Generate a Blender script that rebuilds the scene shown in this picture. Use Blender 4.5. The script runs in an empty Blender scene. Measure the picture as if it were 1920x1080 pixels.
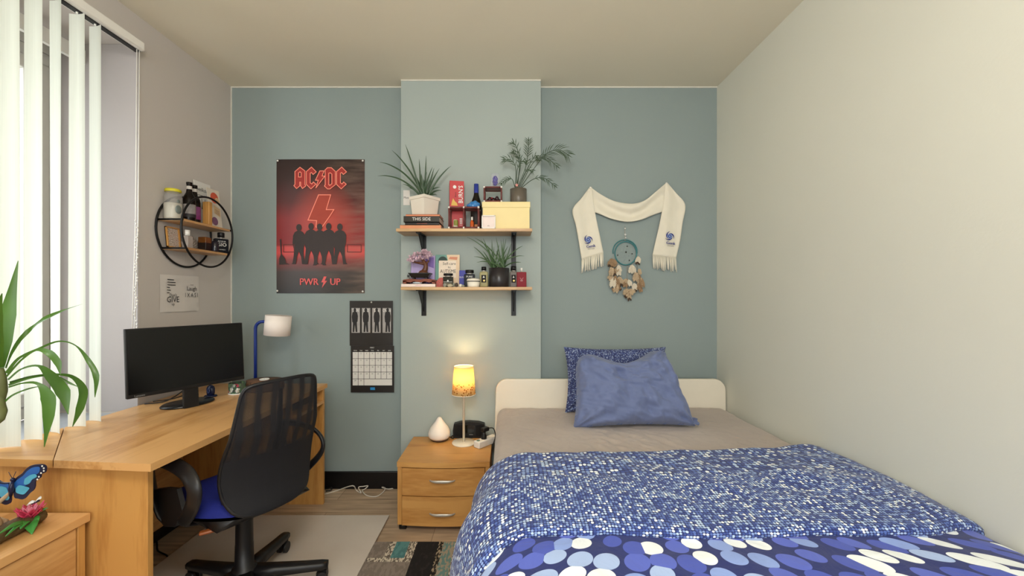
import bpy, bmesh, math, random
from mathutils import Vector, Matrix, noise
from math import sin, cos, pi, radians as R
random.seed(7)
SC = bpy.context.scene
COL = SC.collection
CAMY, CAMZ, F = -2.794, 1.32, 760.0        # camera stands 2.8 m from the rear wall

# ------------------------------------------------------------------ camera
cam = bpy.data.cameras.new('camera'); cam.sensor_width = 36.0
cam.lens = F / 1920 * 36.0
cam.shift_x = 10 / 1920; cam.shift_y = 16 / 1920; cam.clip_start = 0.02
camo = bpy.data.objects.new('camera', cam); COL.objects.link(camo)
camo.location = (0, CAMY, CAMZ); camo.rotation_euler = (pi / 2, 0, 0)
SC.camera = camo
# ------------------------------------------------------------------ view, world, lights
SC.view_settings.view_transform = 'Standard'; SC.view_settings.look = 'None'
SC.view_settings.gamma = 1; SC.view_settings.use_curve_mapping = False
SC.view_settings.exposure = 0.62
w = bpy.data.worlds.new('world'); SC.world = w; w.use_nodes = True
bg = w.node_tree.nodes['Background']; bg.inputs[0].default_value = (0.92, 0.97, 1.0, 1); bg.inputs[1].default_value = 4.2
def light(name, kind, loc, rot, energy, color, size=None, size_y=None):
    l = bpy.data.lights.new(name, kind); l.energy = energy; l.color = color
    if kind == 'AREA':
        l.shape = 'RECTANGLE'; l.size = size; l.size_y = size_y
    elif size is not None: l.shadow_soft_size = size
    o = bpy.data.objects.new(name, l); COL.objects.link(o); o.location = loc; o.rotation_euler = rot
    return o
# both windows, the rear one added, let the sky in; these portals only guide its sampling
def portal(name, loc, rot, sx, sy):
    o = light(name, 'AREA', loc, rot, 1, (1, 1, 1), sx, sy); o.data.cycles.is_portal = True; return o
portal('sky_portal_window', (-2.46, -1.61, 1.60), (0, -pi / 2, 0), 1.80, 1.81)
portal('sky_portal_added_window', (.15, -4.82, 1.55), (pi / 2, 0, 0), 2.2, 1.5)
light('added_fill_light', 'POINT', (-0.1, -2.75, 2.2), (0, 0, 0), 42, (1.0, 0.96, 0.89), 0.2)  # added fill light above the camera, no lamp fixture behind it

# ------------------------------------------------------------------ helpers
def D(d): return d + CAMY                                  # distance from the camera -> y
def px(x, y_): return (x - 950) * (y_ - CAMY) / F           # picture column -> X at depth y_
def pz(y, y_): return CAMZ - (y - 556) * (y_ - CAMY) / F     # picture row -> Z at depth y_
def P(x, y, y_): return Vector((px(x, y_), y_, pz(y, y_)))
def LW(x, y, X=-1.897):                                      # a point on a plane parallel to the left wall
    d = F * X / (x - 950); return Vector((X, d + CAMY, CAMZ - (y - 556) * d / F))

def lin(h):
    h = h.lstrip('#'); c = [int(h[i:i + 2], 16) / 255 for i in (0, 2, 4)]
    return tuple((v / 12.92 if v <= .04045 else ((v + .055) / 1.055) ** 2.4) for v in c) + (1,)
_mats = {}
def nt(name):
    m = bpy.data.materials.new(name); m.use_nodes = True
    n = m.node_tree; return m, n, n.nodes, n.links, n.nodes['Principled BSDF']
def M(name, hexc, rough=.5, metal=0, var=.12, scale=18, bump=0, bscale=None, trans=0, coat=0, alpha=1, emit=0, ior=1.45, sheen=0, stretch=None):
    if name in _mats: return _mats[name]
    m, n, N, L, b = nt(name)
    tc = N.new('ShaderNodeTexCoord'); mp = N.new('ShaderNodeMapping')
    if stretch: mp.inputs['Scale'].default_value = stretch
    L.new(tc.outputs['Object'], mp.inputs[0])
    nz = N.new('ShaderNodeTexNoise'); nz.inputs['Scale'].default_value = scale; nz.inputs['Detail'].default_value = 4
    L.new(mp.outputs[0], nz.inputs['Vector'])
    c = lin(hexc); mix = N.new('ShaderNodeMix'); mix.data_type = 'RGBA'
    mix.inputs[6].default_value = tuple(v * (1 - var) for v in c[:3]) + (1,)
    mix.inputs[7].default_value = tuple(min(1, v * (1 + var)) for v in c[:3]) + (1,)
    L.new(nz.outputs['Fac'], mix.inputs[0]); L.new(mix.outputs[2], b.inputs['Base Color'])
    b.inputs['Roughness'].default_value = rough; b.inputs['Metallic'].default_value = metal
    b.inputs['IOR'].default_value = ior
    if trans: b.inputs['Transmission Weight'].default_value = trans
    if coat: b.inputs['Coat Weight'].default_value = coat
    if sheen: b.inputs['Sheen Weight'].default_value = sheen
    if alpha < 1: b.inputs['Alpha'].default_value = alpha
    if emit:
        L.new(mix.outputs[2], b.inputs['Emission Color']); b.inputs['Emission Strength'].default_value = emit
    if bump:
        n2 = N.new('ShaderNodeTexNoise'); n2.inputs['Scale'].default_value = bscale or scale * 6; n2.inputs['Detail'].default_value = 3
        L.new(mp.outputs[0], n2.inputs['Vector'])
        bp = N.new('ShaderNodeBump'); bp.inputs['Strength'].default_value = bump; bp.inputs['Distance'].default_value = .01
        L.new(n2.outputs['Fac'], bp.inputs['Height']); L.new(bp.outputs[0], b.inputs['Normal'])
    _mats[name] = m; return m
def ramp(N, stops, interp='LINEAR'):
    r = N.new('ShaderNodeValToRGB'); r.color_ramp.interpolation = interp
    e = r.color_ramp.elements
    while len(e) < len(stops): e.new(.5)
    for el, (p, c) in zip(e, stops): el.position = p; el.color = lin(c) if isinstance(c, str) else c
    return r
def wood(name, a, b_, axis='y', rough=.42, scale=3.0, fine=1.0):
    m, n, N, L, b = nt(name)
    tc = N.new('ShaderNodeTexCoord'); mp = N.new('ShaderNodeMapping')
    s = {'x': (.12, 1, 1), 'y': (1, .12, 1), 'z': (1, 1, .12)}[axis]
    mp.inputs['Scale'].default_value = s; L.new(tc.outputs['Object'], mp.inputs[0])
    nz = N.new('ShaderNodeTexNoise'); nz.inputs['Scale'].default_value = scale * 3; nz.inputs['Detail'].default_value = 6; nz.inputs['Distortion'].default_value = .8
    L.new(mp.outputs[0], nz.inputs['Vector'])
    n2 = N.new('ShaderNodeTexNoise'); n2.inputs['Scale'].default_value = scale * 30; n2.inputs['Detail'].default_value = 3
    L.new(mp.outputs[0], n2.inputs['Vector'])
    ad = N.new('ShaderNodeMath'); ad.operation = 'MULTIPLY_ADD'; ad.inputs[1].default_value = .35 * fine
    L.new(n2.outputs['Fac'], ad.inputs[0]); L.new(nz.outputs['Fac'], ad.inputs[2])
    r = ramp(N, [(.50, b_), (.72, a), (.95, a)]); L.new(ad.outputs[0], r.inputs[0])
    L.new(r.outputs[0], b.inputs['Base Color']); b.inputs['Roughness'].default_value = rough
    bp = N.new('ShaderNodeBump'); bp.inputs['Strength'].default_value = .04; L.new(n2.outputs['Fac'], bp.inputs['Height']); L.new(bp.outputs[0], b.inputs['Normal'])
    return m

class B:
    """collects shapes (world coordinates) for ONE mesh object"""
    def __init__(s): s.bm = bmesh.new(); s.uv = None
    def face(s, pts, mi=0, smooth=False):
        vs = [s.bm.verts.new(p) for p in pts]
        f = s.bm.faces.new(vs); f.material_index = mi; f.smooth = smooth; return f
    def box(s, x0, x1, y0, y1, z0, z1, mi=0, bevel=0, seg=2, mat=None):
        r = bmesh.ops.create_cube(s.bm, size=1)
        vs = r['verts']
        for v in vs: v.co = Vector(((x0 + x1) / 2 + v.co.x * (x1 - x0), (y0 + y1) / 2 + v.co.y * (y1 - y0), (z0 + z1) / 2 + v.co.z * (z1 - z0)))
        fs = {f for v in vs for f in v.link_faces}
        for f in fs: f.material_index = mi
        out = vs
        if bevel:
            es = list({e for v in vs for e in v.link_edges})
            rb = bmesh.ops.bevel(s.bm, geom=es, offset=bevel, segments=seg, affect='EDGES', profile=.5, clamp_overlap=True)
            for f in rb['faces']: f.material_index = mi; f.smooth = True
            out = list({v for f in rb['faces'] for v in f.verts} | {v for v in vs if v.is_valid})
        if mat is not None:
            for v in out: v.co = mat @ v.co
        return out
    def ring(s, c, ax1, ax2, r1, r2, n): return [s.bm.verts.new(c + ax1 * (r1 * cos(2 * pi * k / n)) + ax2 * (r2 * sin(2 * pi * k / n))) for k in range(n)]
    def skin(s, rings, mi=0, smooth=True, cap0=True, cap1=True, closed=True):
        for a, b in zip(rings, rings[1:]):
            n = len(a)
            for k in range(n if closed else n - 1):
                f = s.bm.faces.new((a[k], a[(k + 1) % n], b[(k + 1) % n], b[k])); f.material_index = mi; f.smooth = smooth
        if cap0 and len(rings[0]) > 2: f = s.bm.faces.new(list(reversed(rings[0]))); f.material_index = mi
        if cap1 and len(rings[-1]) > 2: f = s.bm.faces.new(rings[-1]); f.material_index = mi
    def tube(s, pts, r, n=8, mi=0, caps=True, closed=False, flat=None):
        pts = [Vector(p) for p in pts]; N_ = len(pts)
        rr = r if isinstance(r, (list, tuple)) else [r] * N_
        rings = []; prev = None
        for i, p in enumerate(pts):
            if closed: t = (pts[(i + 1) % N_] - pts[i - 1])
            else: t = pts[min(i + 1, N_ - 1)] - pts[max(i - 1, 0)]
            t = t.normalized() if t.length > 1e-9 else Vector((0, 0, 1))
            if prev is None:
                ref = Vector((0, 0, 1)) if abs(t.z) < .9 else Vector((0, 1, 0))
                a = (ref - t * ref.dot(t)).normalized()
            else:
                a = prev - t * prev.dot(t); a = a.normalized() if a.length > 1e-6 else t.orthogonal().normalized()
            prev = a; b = t.cross(a)
            rings.append(s.ring(p, a, b, rr[i], rr[i] * (flat or 1), n))
        if closed: rings.append(rings[0]); caps = False
        s.skin(rings, mi, True, caps, caps)
    def cyl(s, a, b, r0, r1=None, n=24, mi=0, caps=True):
        a, b = Vector(a), Vector(b); t = (b - a).normalized(); u = t.orthogonal().normalized(); v = t.cross(u)
        r1 = r0 if r1 is None else r1
        s.skin([s.ring(a, u, v, r0, r0, n), s.ring(b, u, v, r1, r1, n)], mi, True, caps, caps)
    def lathe(s, prof, c, n=28, mi=0, axis=None, sx=1, sy=1, cap0=True, cap1=True):
        c = Vector(c); rings = []
        M3 = axis or Matrix.Identity(3)
        for r, z in prof:
            r = max(r, 1e-4)
            rings.append([s.bm.verts.new(c + M3 @ Vector((r * sx * cos(2 * pi * k / n), r * sy * sin(2 * pi * k / n), z))) for k in range(n)])
        s.skin(rings, mi, True, cap0, cap1)
    def ball(s, c, r, mi=0, sx=1, sy=1, sz=1, u=14, v=9, mat=None):
        rr = bmesh.ops.create_uvsphere(s.bm, u_segments=u, v_segments=v, radius=r)
        for vv in rr['verts']:
            p = Vector((vv.co.x * sx, vv.co.y * sy, vv.co.z * sz))
            if mat is not None: p = mat @ p
            vv.co = p + Vector(c)
        for f in {f for vv in rr['verts'] for f in vv.link_faces}: f.material_index = mi; f.smooth = True
        return rr['verts']
    def prism(s, pts, d, mi=0, smooth=False):
        """closed outline pts (3-D, planar) swept by vector d"""
        d = Vector(d); a = [s.bm.verts.new(p) for p in pts]; b = [s.bm.verts.new(Vector(p) + d) for p in pts]
        n = len(a)
        for k in range(n):
            f = s.bm.faces.new((a[k], a[(k + 1) % n], b[(k + 1) % n], b[k])); f.material_index = mi; f.smooth = smooth
        for l in (list(reversed(a)), b): f = s.bm.faces.new(l); f.material_index = mi
    def grid(s, fn, nu, nv, mi=0, uv=None, closed_u=False):
        g = [[s.bm.verts.new(fn(i / nu, j / nv)) for i in range(nu + 1)] for j in range(nv + 1)]
        lay = s.bm.loops.layers.uv.verify() if uv else None
        for j in range(nv):
            for i in range(nu):
                f = s.bm.faces.new((g[j][i], g[j][i + 1], g[j + 1][i + 1], g[j + 1][i])); f.smooth = True
                f.material_index = mi(i / nu, j / nv) if callable(mi) else mi
                if uv:
                    for lp, (a, b) in zip(f.loops, ((i, j), (i + 1, j), (i + 1, j + 1), (i, j + 1))): lp[lay].uv = uv(a / nu, b / nv)
        return g
    def leaf(s, pts, wid, side=None, mi=0, fold=.25, ref=Vector((0, 0, 1))):
        """blade: centre line pts, half widths wid, folded along the midrib"""
        pts = smooth_path([Vector(p) for p in pts], 5); n = len(pts); rows = []
        for i, p in enumerate(pts):
            t = (pts[min(i + 1, n - 1)] - pts[max(i - 1, 0)]).normalized()
            sd = side if side is not None else t.cross(ref)
            sd = sd - t * sd.dot(t); sd = sd.normalized() if sd.length > 1e-6 else t.orthogonal().normalized()
            up = sd.cross(t); u = i / (n - 1) * (len(wid) - 1); k = min(int(u), len(wid) - 2); hw = wid[k] + (wid[k + 1] - wid[k]) * (u - k)
            hw = max(hw, .0003)
            rows.append([s.bm.verts.new(p + sd * hw + up * hw * fold), s.bm.verts.new(p), s.bm.verts.new(p - sd * hw + up * hw * fold)])
        s.skin(rows, mi, True, False, False, closed=False)
    def text(s, txt, size, O, U, V, mi=0, lift=0, align='CENTER', sx=1.0, shear=0):
        for vs in text_polys(txt, align):
            fs = s.bm.faces.new([s.bm.verts.new(O + U * ((x + shear * y) * size * sx) + V * (y * size) + U.cross(V) * lift) for x, y in vs]); fs.material_index = mi
    def poly(s, O, U, V, pts, mi=0, lift=0):
        return s.face([O + U * x + V * y + U.cross(V) * lift for x, y in pts], mi)
    def ribbon(s, O, U, V, pts, wd, mi=0, lift=0, closed=True):
        n = len(pts); N_ = U.cross(V)
        for k in range(n if closed else n - 1):
            a, b = Vector(pts[k]), Vector(pts[(k + 1) % n]); t = (b - a)
            if t.length < 1e-6: continue
            t.normalize(); q = Vector((-t.y, t.x)) * (wd / 2); a2, b2 = a - t * wd * .45, b + t * wd * .45
            s.face([O + U * p.x + V * p.y + N_ * (lift + .00001 * k) for p in (a2 - q, b2 - q, b2 + q, a2 + q)], mi)
    def disc(s, O, U, V, c, r, mi=0, lift=0, n=20, ry=None):
        s.poly(O, U, V, [(c[0] + r * cos(2 * pi * k / n), c[1] + (ry or r) * sin(2 * pi * k / n)) for k in range(n)], mi, lift)
    def build(s, name, mats, parent=None, loc=None, label=None, solid=0, sub=0, recalc=True):
        if recalc: bmesh.ops.recalc_face_normals(s.bm, faces=s.bm.faces)
        if parent is not None:
            o_ = origin(parent)
        else:
            if loc is None:
                xs = [v.co for v in s.bm.verts]
                loc = ((min(p.x for p in xs) + max(p.x for p in xs)) / 2, (min(p.y for p in xs) + max(p.y for p in xs)) / 2, min(p.z for p in xs))
            o_ = Vector(loc)
        for v in s.bm.verts: v.co -= o_
        me = bpy.data.meshes.new(name); s.bm.to_mesh(me); s.bm.free()
        o = bpy.data.objects.new(name, me); COL.objects.link(o)
        for m in (mats if isinstance(mats, (list, tuple)) else [mats]): me.materials.append(m)
        if parent is not None: o.parent = parent
        else: o.location = o_
        if label: o['label'] = label
        if solid:
            md = o.modifiers.new('thickness', 'SOLIDIFY'); md.thickness = solid; md.offset = 0
        if sub:
            md = o.modifiers.new('smooth', 'SUBSURF'); md.levels = sub; md.render_levels = sub
        return o
def origin(o):
    v = Vector((0, 0, 0))
    while o is not None: v += o.location; o = o.parent
    return v
def smooth_path(p, k=4):
    if len(p) < 3: return [p[0].lerp(p[-1], i / (2 * k)) for i in range(2 * k + 1)] if len(p) == 2 else p
    q = [p[0] * 2 - p[1]] + list(p) + [p[-1] * 2 - p[-2]]; out = []
    for i in range(1, len(q) - 2):
        a, b, c, d = q[i - 1], q[i], q[i + 1], q[i + 2]
        for j in range(k):
            t = j / k
            out.append(.5 * ((2 * b) + (c - a) * t + (2 * a - 5 * b + 4 * c - d) * t * t + (3 * b - a - 3 * c + d) * t ** 3))
    out.append(p[-1].copy()); return out
_tx = {}
def text_polys(txt, align='CENTER'):
    if (txt, align) in _tx: return _tx[(txt, align)]
    cu = bpy.data.curves.new('t', 'FONT'); cu.body = txt; cu.align_x = align; cu.align_y = 'CENTER'; cu.resolution_u = 2
    o = bpy.data.objects.new('t', cu); COL.objects.link(o)
    dg = bpy.context.evaluated_depsgraph_get(); dg.update()
    me = o.evaluated_get(dg).to_mesh()
    r = [[(me.vertices[i].co.x, me.vertices[i].co.y) for i in p.vertices] for p in me.polygons]
    o.evaluated_get(dg).to_mesh_clear(); bpy.data.objects.remove(o); bpy.data.curves.remove(cu)
    _tx[(txt, align)] = r; return r
def thing(name, label, cat, loc, group=None, kind=None):
    o = bpy.data.objects.new(name, None); COL.objects.link(o); o.location = loc; o.empty_display_size = .05
    return tag(o, label, cat, group, kind)
def tag(o, label=None, cat=None, group=None, kind=None):
    if label: o['label'] = label
    if cat: o['category'] = cat
    if group: o['group'] = group
    if kind: o['kind'] = kind
    return o
def struct(o): o['kind'] = 'structure'; return o
X1, Y1, Z1 = Vector((1, 0, 0)), Vector((0, 1, 0)), Vector((0, 0, 1))
def nz3(p, s): return noise.noise(Vector(p) * s)
# ================================================================== materials shared
def wall_paint(name, c, var=.04, bump=.04):
    return M(name, c, .85, 0, var, 1.6, bump, 90)
m_teal = wall_paint('teal_wall_paint', '#8e9a98')
m_teal2 = wall_paint('pale_teal_wall_paint', '#a6b0ac')
m_cream = wall_paint('cream_wall_paint', '#d9d9cd')
m_leftw = wall_paint('grey_wall_paint', '#c2bab3')
m_ceil = wall_paint('ceiling_paint', '#e0d8c4')
m_white = M('white_plastic', '#e9e6df', .4, var=.03)
m_whitepaint = M('white_frame_paint', '#e8e6e0', .35, var=.03)
m_black = M('black_plastic', '#0d0c0e', .45, var=.2)
m_blackm = M('black_metal', '#0c0b0b', .4, .3, var=.2)
m_paper = M('white_paper', '#dcd8d2', .8, var=.03)
m_ink = M('black_ink', '#221f20', .8, var=.1)
m_whiteink = M('white_ink', '#e9e7e2', .8, var=.05)
beech_y = wood('beech_veneer_long', '#d3a268', '#b9854c', 'y', rough=.33)
beech_x = wood('beech_veneer_cross', '#cc9856', '#b47d3f', 'x')
beech_z = wood('beech_veneer_upright', '#c99552', '#ae773a', 'z')
oak_y = wood('pale_shelf_wood', '#c89d6c', '#a87d50', 'y', scale=5)
oak_x = wood('pale_shelf_wood_cross', '#cfaa7b', '#b38a5c', 'x', scale=5)
m_chrome = M('brushed_metal', '#cdc8bf', .38, .6, var=.08)

# ================================================================== room
WX0, WX1, H = -1.897, 1.449, 2.765
YB = -4.7
def planks(name):
    m, n, N, L, b = nt(name)
    tc = N.new('ShaderNodeTexCoord'); mp = N.new('ShaderNodeMapping'); L.new(tc.outputs['Object'], mp.inputs[0])
    br = N.new('ShaderNodeTexBrick'); br.offset = .37; br.inputs['Scale'].default_value = 1
    br.inputs['Brick Width'].default_value = 1.1; br.inputs['Row Height'].default_value = .16; br.inputs['Mortar Size'].default_value = .0015
    br.inputs['Color1'].default_value = lin('#d6c0a6'); br.inputs['Color2'].default_value = lin('#bda489'); br.inputs['Mortar'].default_value = lin('#86705c')
    L.new(mp.outputs[0], br.inputs['Vector'])
    m2 = N.new('ShaderNodeMapping'); m2.inputs['Scale'].default_value = (1.2, 14, 1); L.new(tc.outputs['Object'], m2.inputs[0])
    nz = N.new('ShaderNodeTexNoise'); nz.inputs['Scale'].default_value = 3; nz.inputs['Detail'].default_value = 7; L.new(m2.outputs[0], nz.inputs['Vector'])
    r = ramp(N, [(.3, (.62, .60, .58, 1)), (.7, (1.1, 1.08, 1.05, 1))]); L.new(nz.outputs['Fac'], r.inputs[0])
    mx = N.new('ShaderNodeMix'); mx.data_type = 'RGBA'; mx.blend_type = 'MULTIPLY'; mx.inputs[0].default_value = 1
    L.new(br.outputs['Color'], mx.inputs[6]); L.new(r.outputs[0], mx.inputs[7]); L.new(mx.outputs[2], b.inputs['Base Color'])
    b.inputs['Roughness'].default_value = .5; return m
b = B(); b.box(WX0 - .3, WX1 + .2, YB - .2, .2, -.1, 0); struct(b.build('floor', planks('plank_floor'), loc=(0, 0, 0)))
b = B(); b.box(WX0 - .3, WX1 + .2, YB - .2, .2, H, H + .1); struct(b.build('ceiling', m_ceil, loc=(0, 0, H)))
b = B(); b.box(WX0 - .3, WX1 + .2, 0, .2, 0, H); struct(b.build('wall_back', m_teal, loc=(0, 0, 0)))
CH = -.089
b = B(); b.box(-.705, .228, CH, .0, 0, H); struct(b.build('wall_chimney', m_teal2, loc=(0, CH, 0)))
b = B(); b.box(WX1, WX1 + .2, YB - .2, 0, 0, H); struct(b.build('wall_right', m_cream, loc=(WX1, 0, 0)))
b = B(); wx0, wx1, wz0, wz1 = -.95, 1.25, .8, 2.3        # added unseen window behind the camera, lets in fill light
b.box(WX0 - .3, wx0, YB - .2, YB, 0, H); b.box(wx1, WX1 + .2, YB - .2, YB, 0, H); b.box(wx0, wx1, YB - .2, YB, 0, wz0); b.box(wx0, wx1, YB - .2, YB, wz1, H); struct(b.build('wall_front', m_cream, loc=(0, YB, 0)))
WY0, WY1, WZ0, WZ1 = D(.28), D(2.09), .70, 2.62
b = B()
b.box(WX0 - .55, WX0, WY1, 0, 0, H); b.box(WX0 - .55, WX0, YB - .2, WY0, 0, H)
b.box(WX0 - .55, WX0, WY0, WY1, 0, WZ0); b.box(WX0 - .55, WX0, WY0, WY1, WZ1, H)
struct(b.build('wall_left', m_leftw, loc=(WX0, 0, 0)))
b = B(); b.box(WX0 - .45, WX0 - .002, WY1 - .004, WY1 - .0002, WZ0 + .03, WZ1 - .001); struct(b.build('reveal_shade_sheet', wall_paint('painted_reveal_shade', '#a9a2a0'), loc=(WX0, WY1, WZ0)))  # thin sheet over the far reveal, shade put into its darker grey
# painted edge lines along the teal wall
b = B(); b.box(WX0, -.705, -.006, 0, H - .008, H); b.box(.228, WX1, -.006, 0, H - .008, H); b.box(-.705, .228, CH - .006, CH, H - .008, H)
struct(b.build('trim_1', M('white_caulk', '#d9d6cb', .8), loc=(0, 0, H)))
b = B(); b.box(WX0, WX0 + .005, -.007, 0, 0, H); struct(b.build('trim_2', M('white_caulk', '#d9d6cb'), loc=(WX0, 0, 0)))
m_base = M('black_skirting', '#0a0809', .4, var=.3, bump=.1)
b = B(); b.box(WX0, -.705, -.016, 0, 0, .118, bevel=.004); b.box(.228, WX1, -.016, 0, 0, .118, bevel=.004)
struct(b.build('baseboard_back', m_base, loc=(0, 0, 0)))
b = B(); b.box(-.705, .228, CH - .016, CH, 0, .118, bevel=.004); struct(b.build('baseboard_chimney', m_base, loc=(0, CH, 0)))
b = B(); b.box(WX0, WX0 + .016, YB, 0, 0, .118, bevel=.004); struct(b.build('baseboard_left', m_base, loc=(WX0, 0, 0)))
b = B(); b.box(WX1 - .016, WX1, YB, 0, 0, .118, bevel=.004); struct(b.build('baseboard_right', m_base, loc=(WX1, 0, 0)))
b = B(); b.box(WX0 - .45, WX0 - .03, WY0, WY1, WZ0, WZ0 + .02); struct(b.build('trim_3', M('grey_sill', '#a9adb3', .4, var=.1), loc=(WX0, WY1, WZ0)))
b = B(); b.box(WX0 - .03, WX0, WY0, WY1, WZ0, WZ0 + .03); struct(b.build('trim_4', M('dark_stone_edge', '#2e3033', .4, var=.3), loc=(WX0, WY1, WZ0)))
b = B(); b.box(WX0 - .29, WX0 - .27, WY0, WY1, 2.515, 2.585); struct(b.build('trim_5', m_whitepaint, loc=(WX0, WY1, 2.5)))

# ---- windows
w2 = thing('added_fill_window', None, None, (.15, YB, .8), kind='structure')  # frame of the added rear opening for fill light
b = B()
for q in ((-.95, -.88, .8, 2.3), (1.18, 1.25, .8, 2.3), (.115, .185, .87, 2.23), (-.88, 1.18, .8, .87), (-.88, 1.18, 2.23, 2.3)): b.box(q[0], q[1], YB - .15, YB - .08, q[2], q[3], bevel=.005)
b.build('window_frame', m_whitepaint, w2)
FXo, FXi = WX0 - .53, WX0 - .455
win = thing('window_1', None, None, (FXi, (WY0 + WY1) / 2, WZ0 + .02), kind='structure')
b = B(); z0, z1 = WZ0 + .02, 2.56
b.box(FXo, FXi, WY0, WY1, 2.56, WZ1)
def rect_frame(b, y0, y1, z0, z1, wd, xa, xb, bv=.006):
    b.box(xa, xb, y0, y1, z0, z0 + wd, bevel=bv); b.box(xa, xb, y0, y1, z1 - wd, z1, bevel=bv)
    b.box(xa, xb, y0, y0 + wd, z0 + wd, z1 - wd, bevel=bv); b.box(xa, xb, y1 - wd, y1, z0 + wd, z1 - wd, bevel=bv)
rect_frame(b, WY0, WY1, z0, z1, .06, FXo, FXi)
ym = D(1.66); b.box(FXo, FXi, ym - .03, ym + .03, z0 + .06, z1 - .06, bevel=.005)
b.build('window_frame', m_whitepaint, win)
m_glass = bpy.data.materials.new('window_glass'); m_glass.use_nodes = True
_n = m_glass.node_tree; _n.nodes.clear()
_o = _n.nodes.new('ShaderNodeOutputMaterial'); _t = _n.nodes.new('ShaderNodeBsdfTransparent'); _g = _n.nodes.new('ShaderNodeBsdfGlossy'); _x = _n.nodes.new('ShaderNodeMixShader'); _f = _n.nodes.new('ShaderNodeFresnel')
_g.inputs['Roughness'].default_value = .02; _t.inputs[0].default_value = (.97, .98, .98, 1)
_x.inputs[0].default_value = .05; _n.nodes.remove(_f); _n.links.new(_t.outputs[0], _x.inputs[1]); _n.links.new(_g.outputs[0], _x.inputs[2]); _n.links.new(_x.outputs[0], _o.inputs[0])
for y0, y1 in ((WY0 + .06, ym - .03), (ym + .03, WY1 - .06)):
    b = B(); rect_frame(b, y0 + .004, y1 - .004, z0 + .064, z1 - .064, .065, FXo + .015, FXi + .018)
    s = b.build('sash', m_whitepaint, win)
    b = B(); b.box(FXo + .035, FXo + .041, y0 + .066, y1 - .066, z0 + .126, z1 - .126); b.build('pane', m_glass, s)
b = B(); b.cyl((FXi + .018, ym + .07, 1.45), (FXi + .05, ym + .07, 1.45), .011); b.box(FXi + .045, FXi + .058, ym + .06, ym + .08, 1.33, 1.46, bevel=.004); b.build('window_handle', m_whitepaint, win)

# ---- the house across the street
hs = thing('neighbouring_house', 'pale brick house seen outside through the window blinds', 'house', (-9.5, -1.0, -3))
def bricks():
    m, n, N, L, b = nt('pale_brick'); tc = N.new('ShaderNodeTexCoord'); mp = N.new('ShaderNodeMapping'); mp.inputs['Rotation'].default_value = (pi / 2, 0, pi / 2); L.new(tc.outputs['Object'], mp.inputs[0])
    br = N.new('ShaderNodeTexBrick'); br.inputs['Scale'].default_value = 1; br.inputs['Brick Width'].default_value = .22; br.inputs['Row Height'].default_value = .07; br.inputs['Mortar Size'].default_value = .008
    br.inputs['Color1'].default_value = lin('#c89a88'); br.inputs['Color2'].default_value = lin('#b98674'); br.inputs['Mortar'].default_value = lin('#d8d2c8')
    L.new(mp.outputs[0], br.inputs['Vector']); L.new(br.outputs['Color'], b.inputs['Base Color']); b.inputs['Roughness'].default_value = .9; return m
b = B(); b.box(-9.9, -9.5, -6, 5, -3, 3.2); b.build('facade', bricks(), hs)
b = B(); b.prism([(-9.2, -6.2, 3.1), (-9.2, -6.2, 3.25), (-11.5, -6.2, 5.2), (-11.5, -6.2, 5.0)], (0, 11.4, 0)); b.build('roof', M('roof_tile', '#6b4a42', .8), hs)
for y in (-4.6, -2.2, .2, 2.6):
    for z in (-1.6, 1.0):
        b = B(); b.box(-9.5, -9.44, y, y + 1.2, z, z + 1.5, bevel=.02); f = b.build('window', m_whitepaint, hs)
        b = B(); b.box(-9.44, -9.43, y + .1, y + 1.1, z + .1, z + 1.4); b.build('pane', M('dark_pane', '#5d6a70', .1), f)
b = B(); b.box(-12, -2.2, -9, 8, -3.1, -3.0); struct(b.build('ground', M('pavement', '#a8a49c', .9), loc=(-6, 0, -3)))

# ================================================================== vertical blind
bl = thing('vertical_blind', 'white vertical slat blind with headrail hanging in front of the window', 'blind', (WX0 + .06, D(1.2), 2.50))
b = B(); BX = WX0 + .062
b.box(BX - .035, BX + .025, D(.2), D(2.03), 2.545, 2.59, bevel=.006); b.build('headrail', m_white, bl)
b = B(); b.box(BX - .02, BX + .005, D(.2), D(2.025), 2.540, 2.546); b.build('track_slot', m_black, bl)
def slat_mat():
    m, n, N, L, bs = nt('blind_fabric'); N.remove(bs)
    d = N.new('ShaderNodeBsdfDiffuse'); t = N.new('ShaderNodeBsdfTranslucent'); mx = N.new('ShaderNodeMixShader'); mx.inputs[0].default_value = .24
    tc = N.new('ShaderNodeTexCoord'); mp = N.new('ShaderNodeMapping'); mp.inputs['Scale'].default_value = (300, 300, 2); L.new(tc.outputs['Object'], mp.inputs[0])
    nz = N.new('ShaderNodeTexNoise'); nz.inputs['Scale'].default_value = 1; L.new(mp.outputs[0], nz.inputs['Vector'])
    r = ramp(N, [(.3, '#dcded4'), (.7, '#e2e4da')]); L.new(nz.outputs['Fac'], r.inputs[0])
    L.new(r.outputs[0], d.inputs[0]); L.new(r.outputs[0], t.inputs[0]); L.new(d.outputs[0], mx.inputs[1]); L.new(t.outputs[0], mx.inputs[2])
    L.new(mx.outputs[0], N['Material Output'].inputs[0]); return m
m_slat = slat_mat()
slat_d = [1.815, 1.738, 1.655, 1.578, 1.500, 1.423, 1.347, 1.27, 1.193, 1.116, 1.04, .963, .886, .81, .733, .656, .58, .503, .426, .35]
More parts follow.
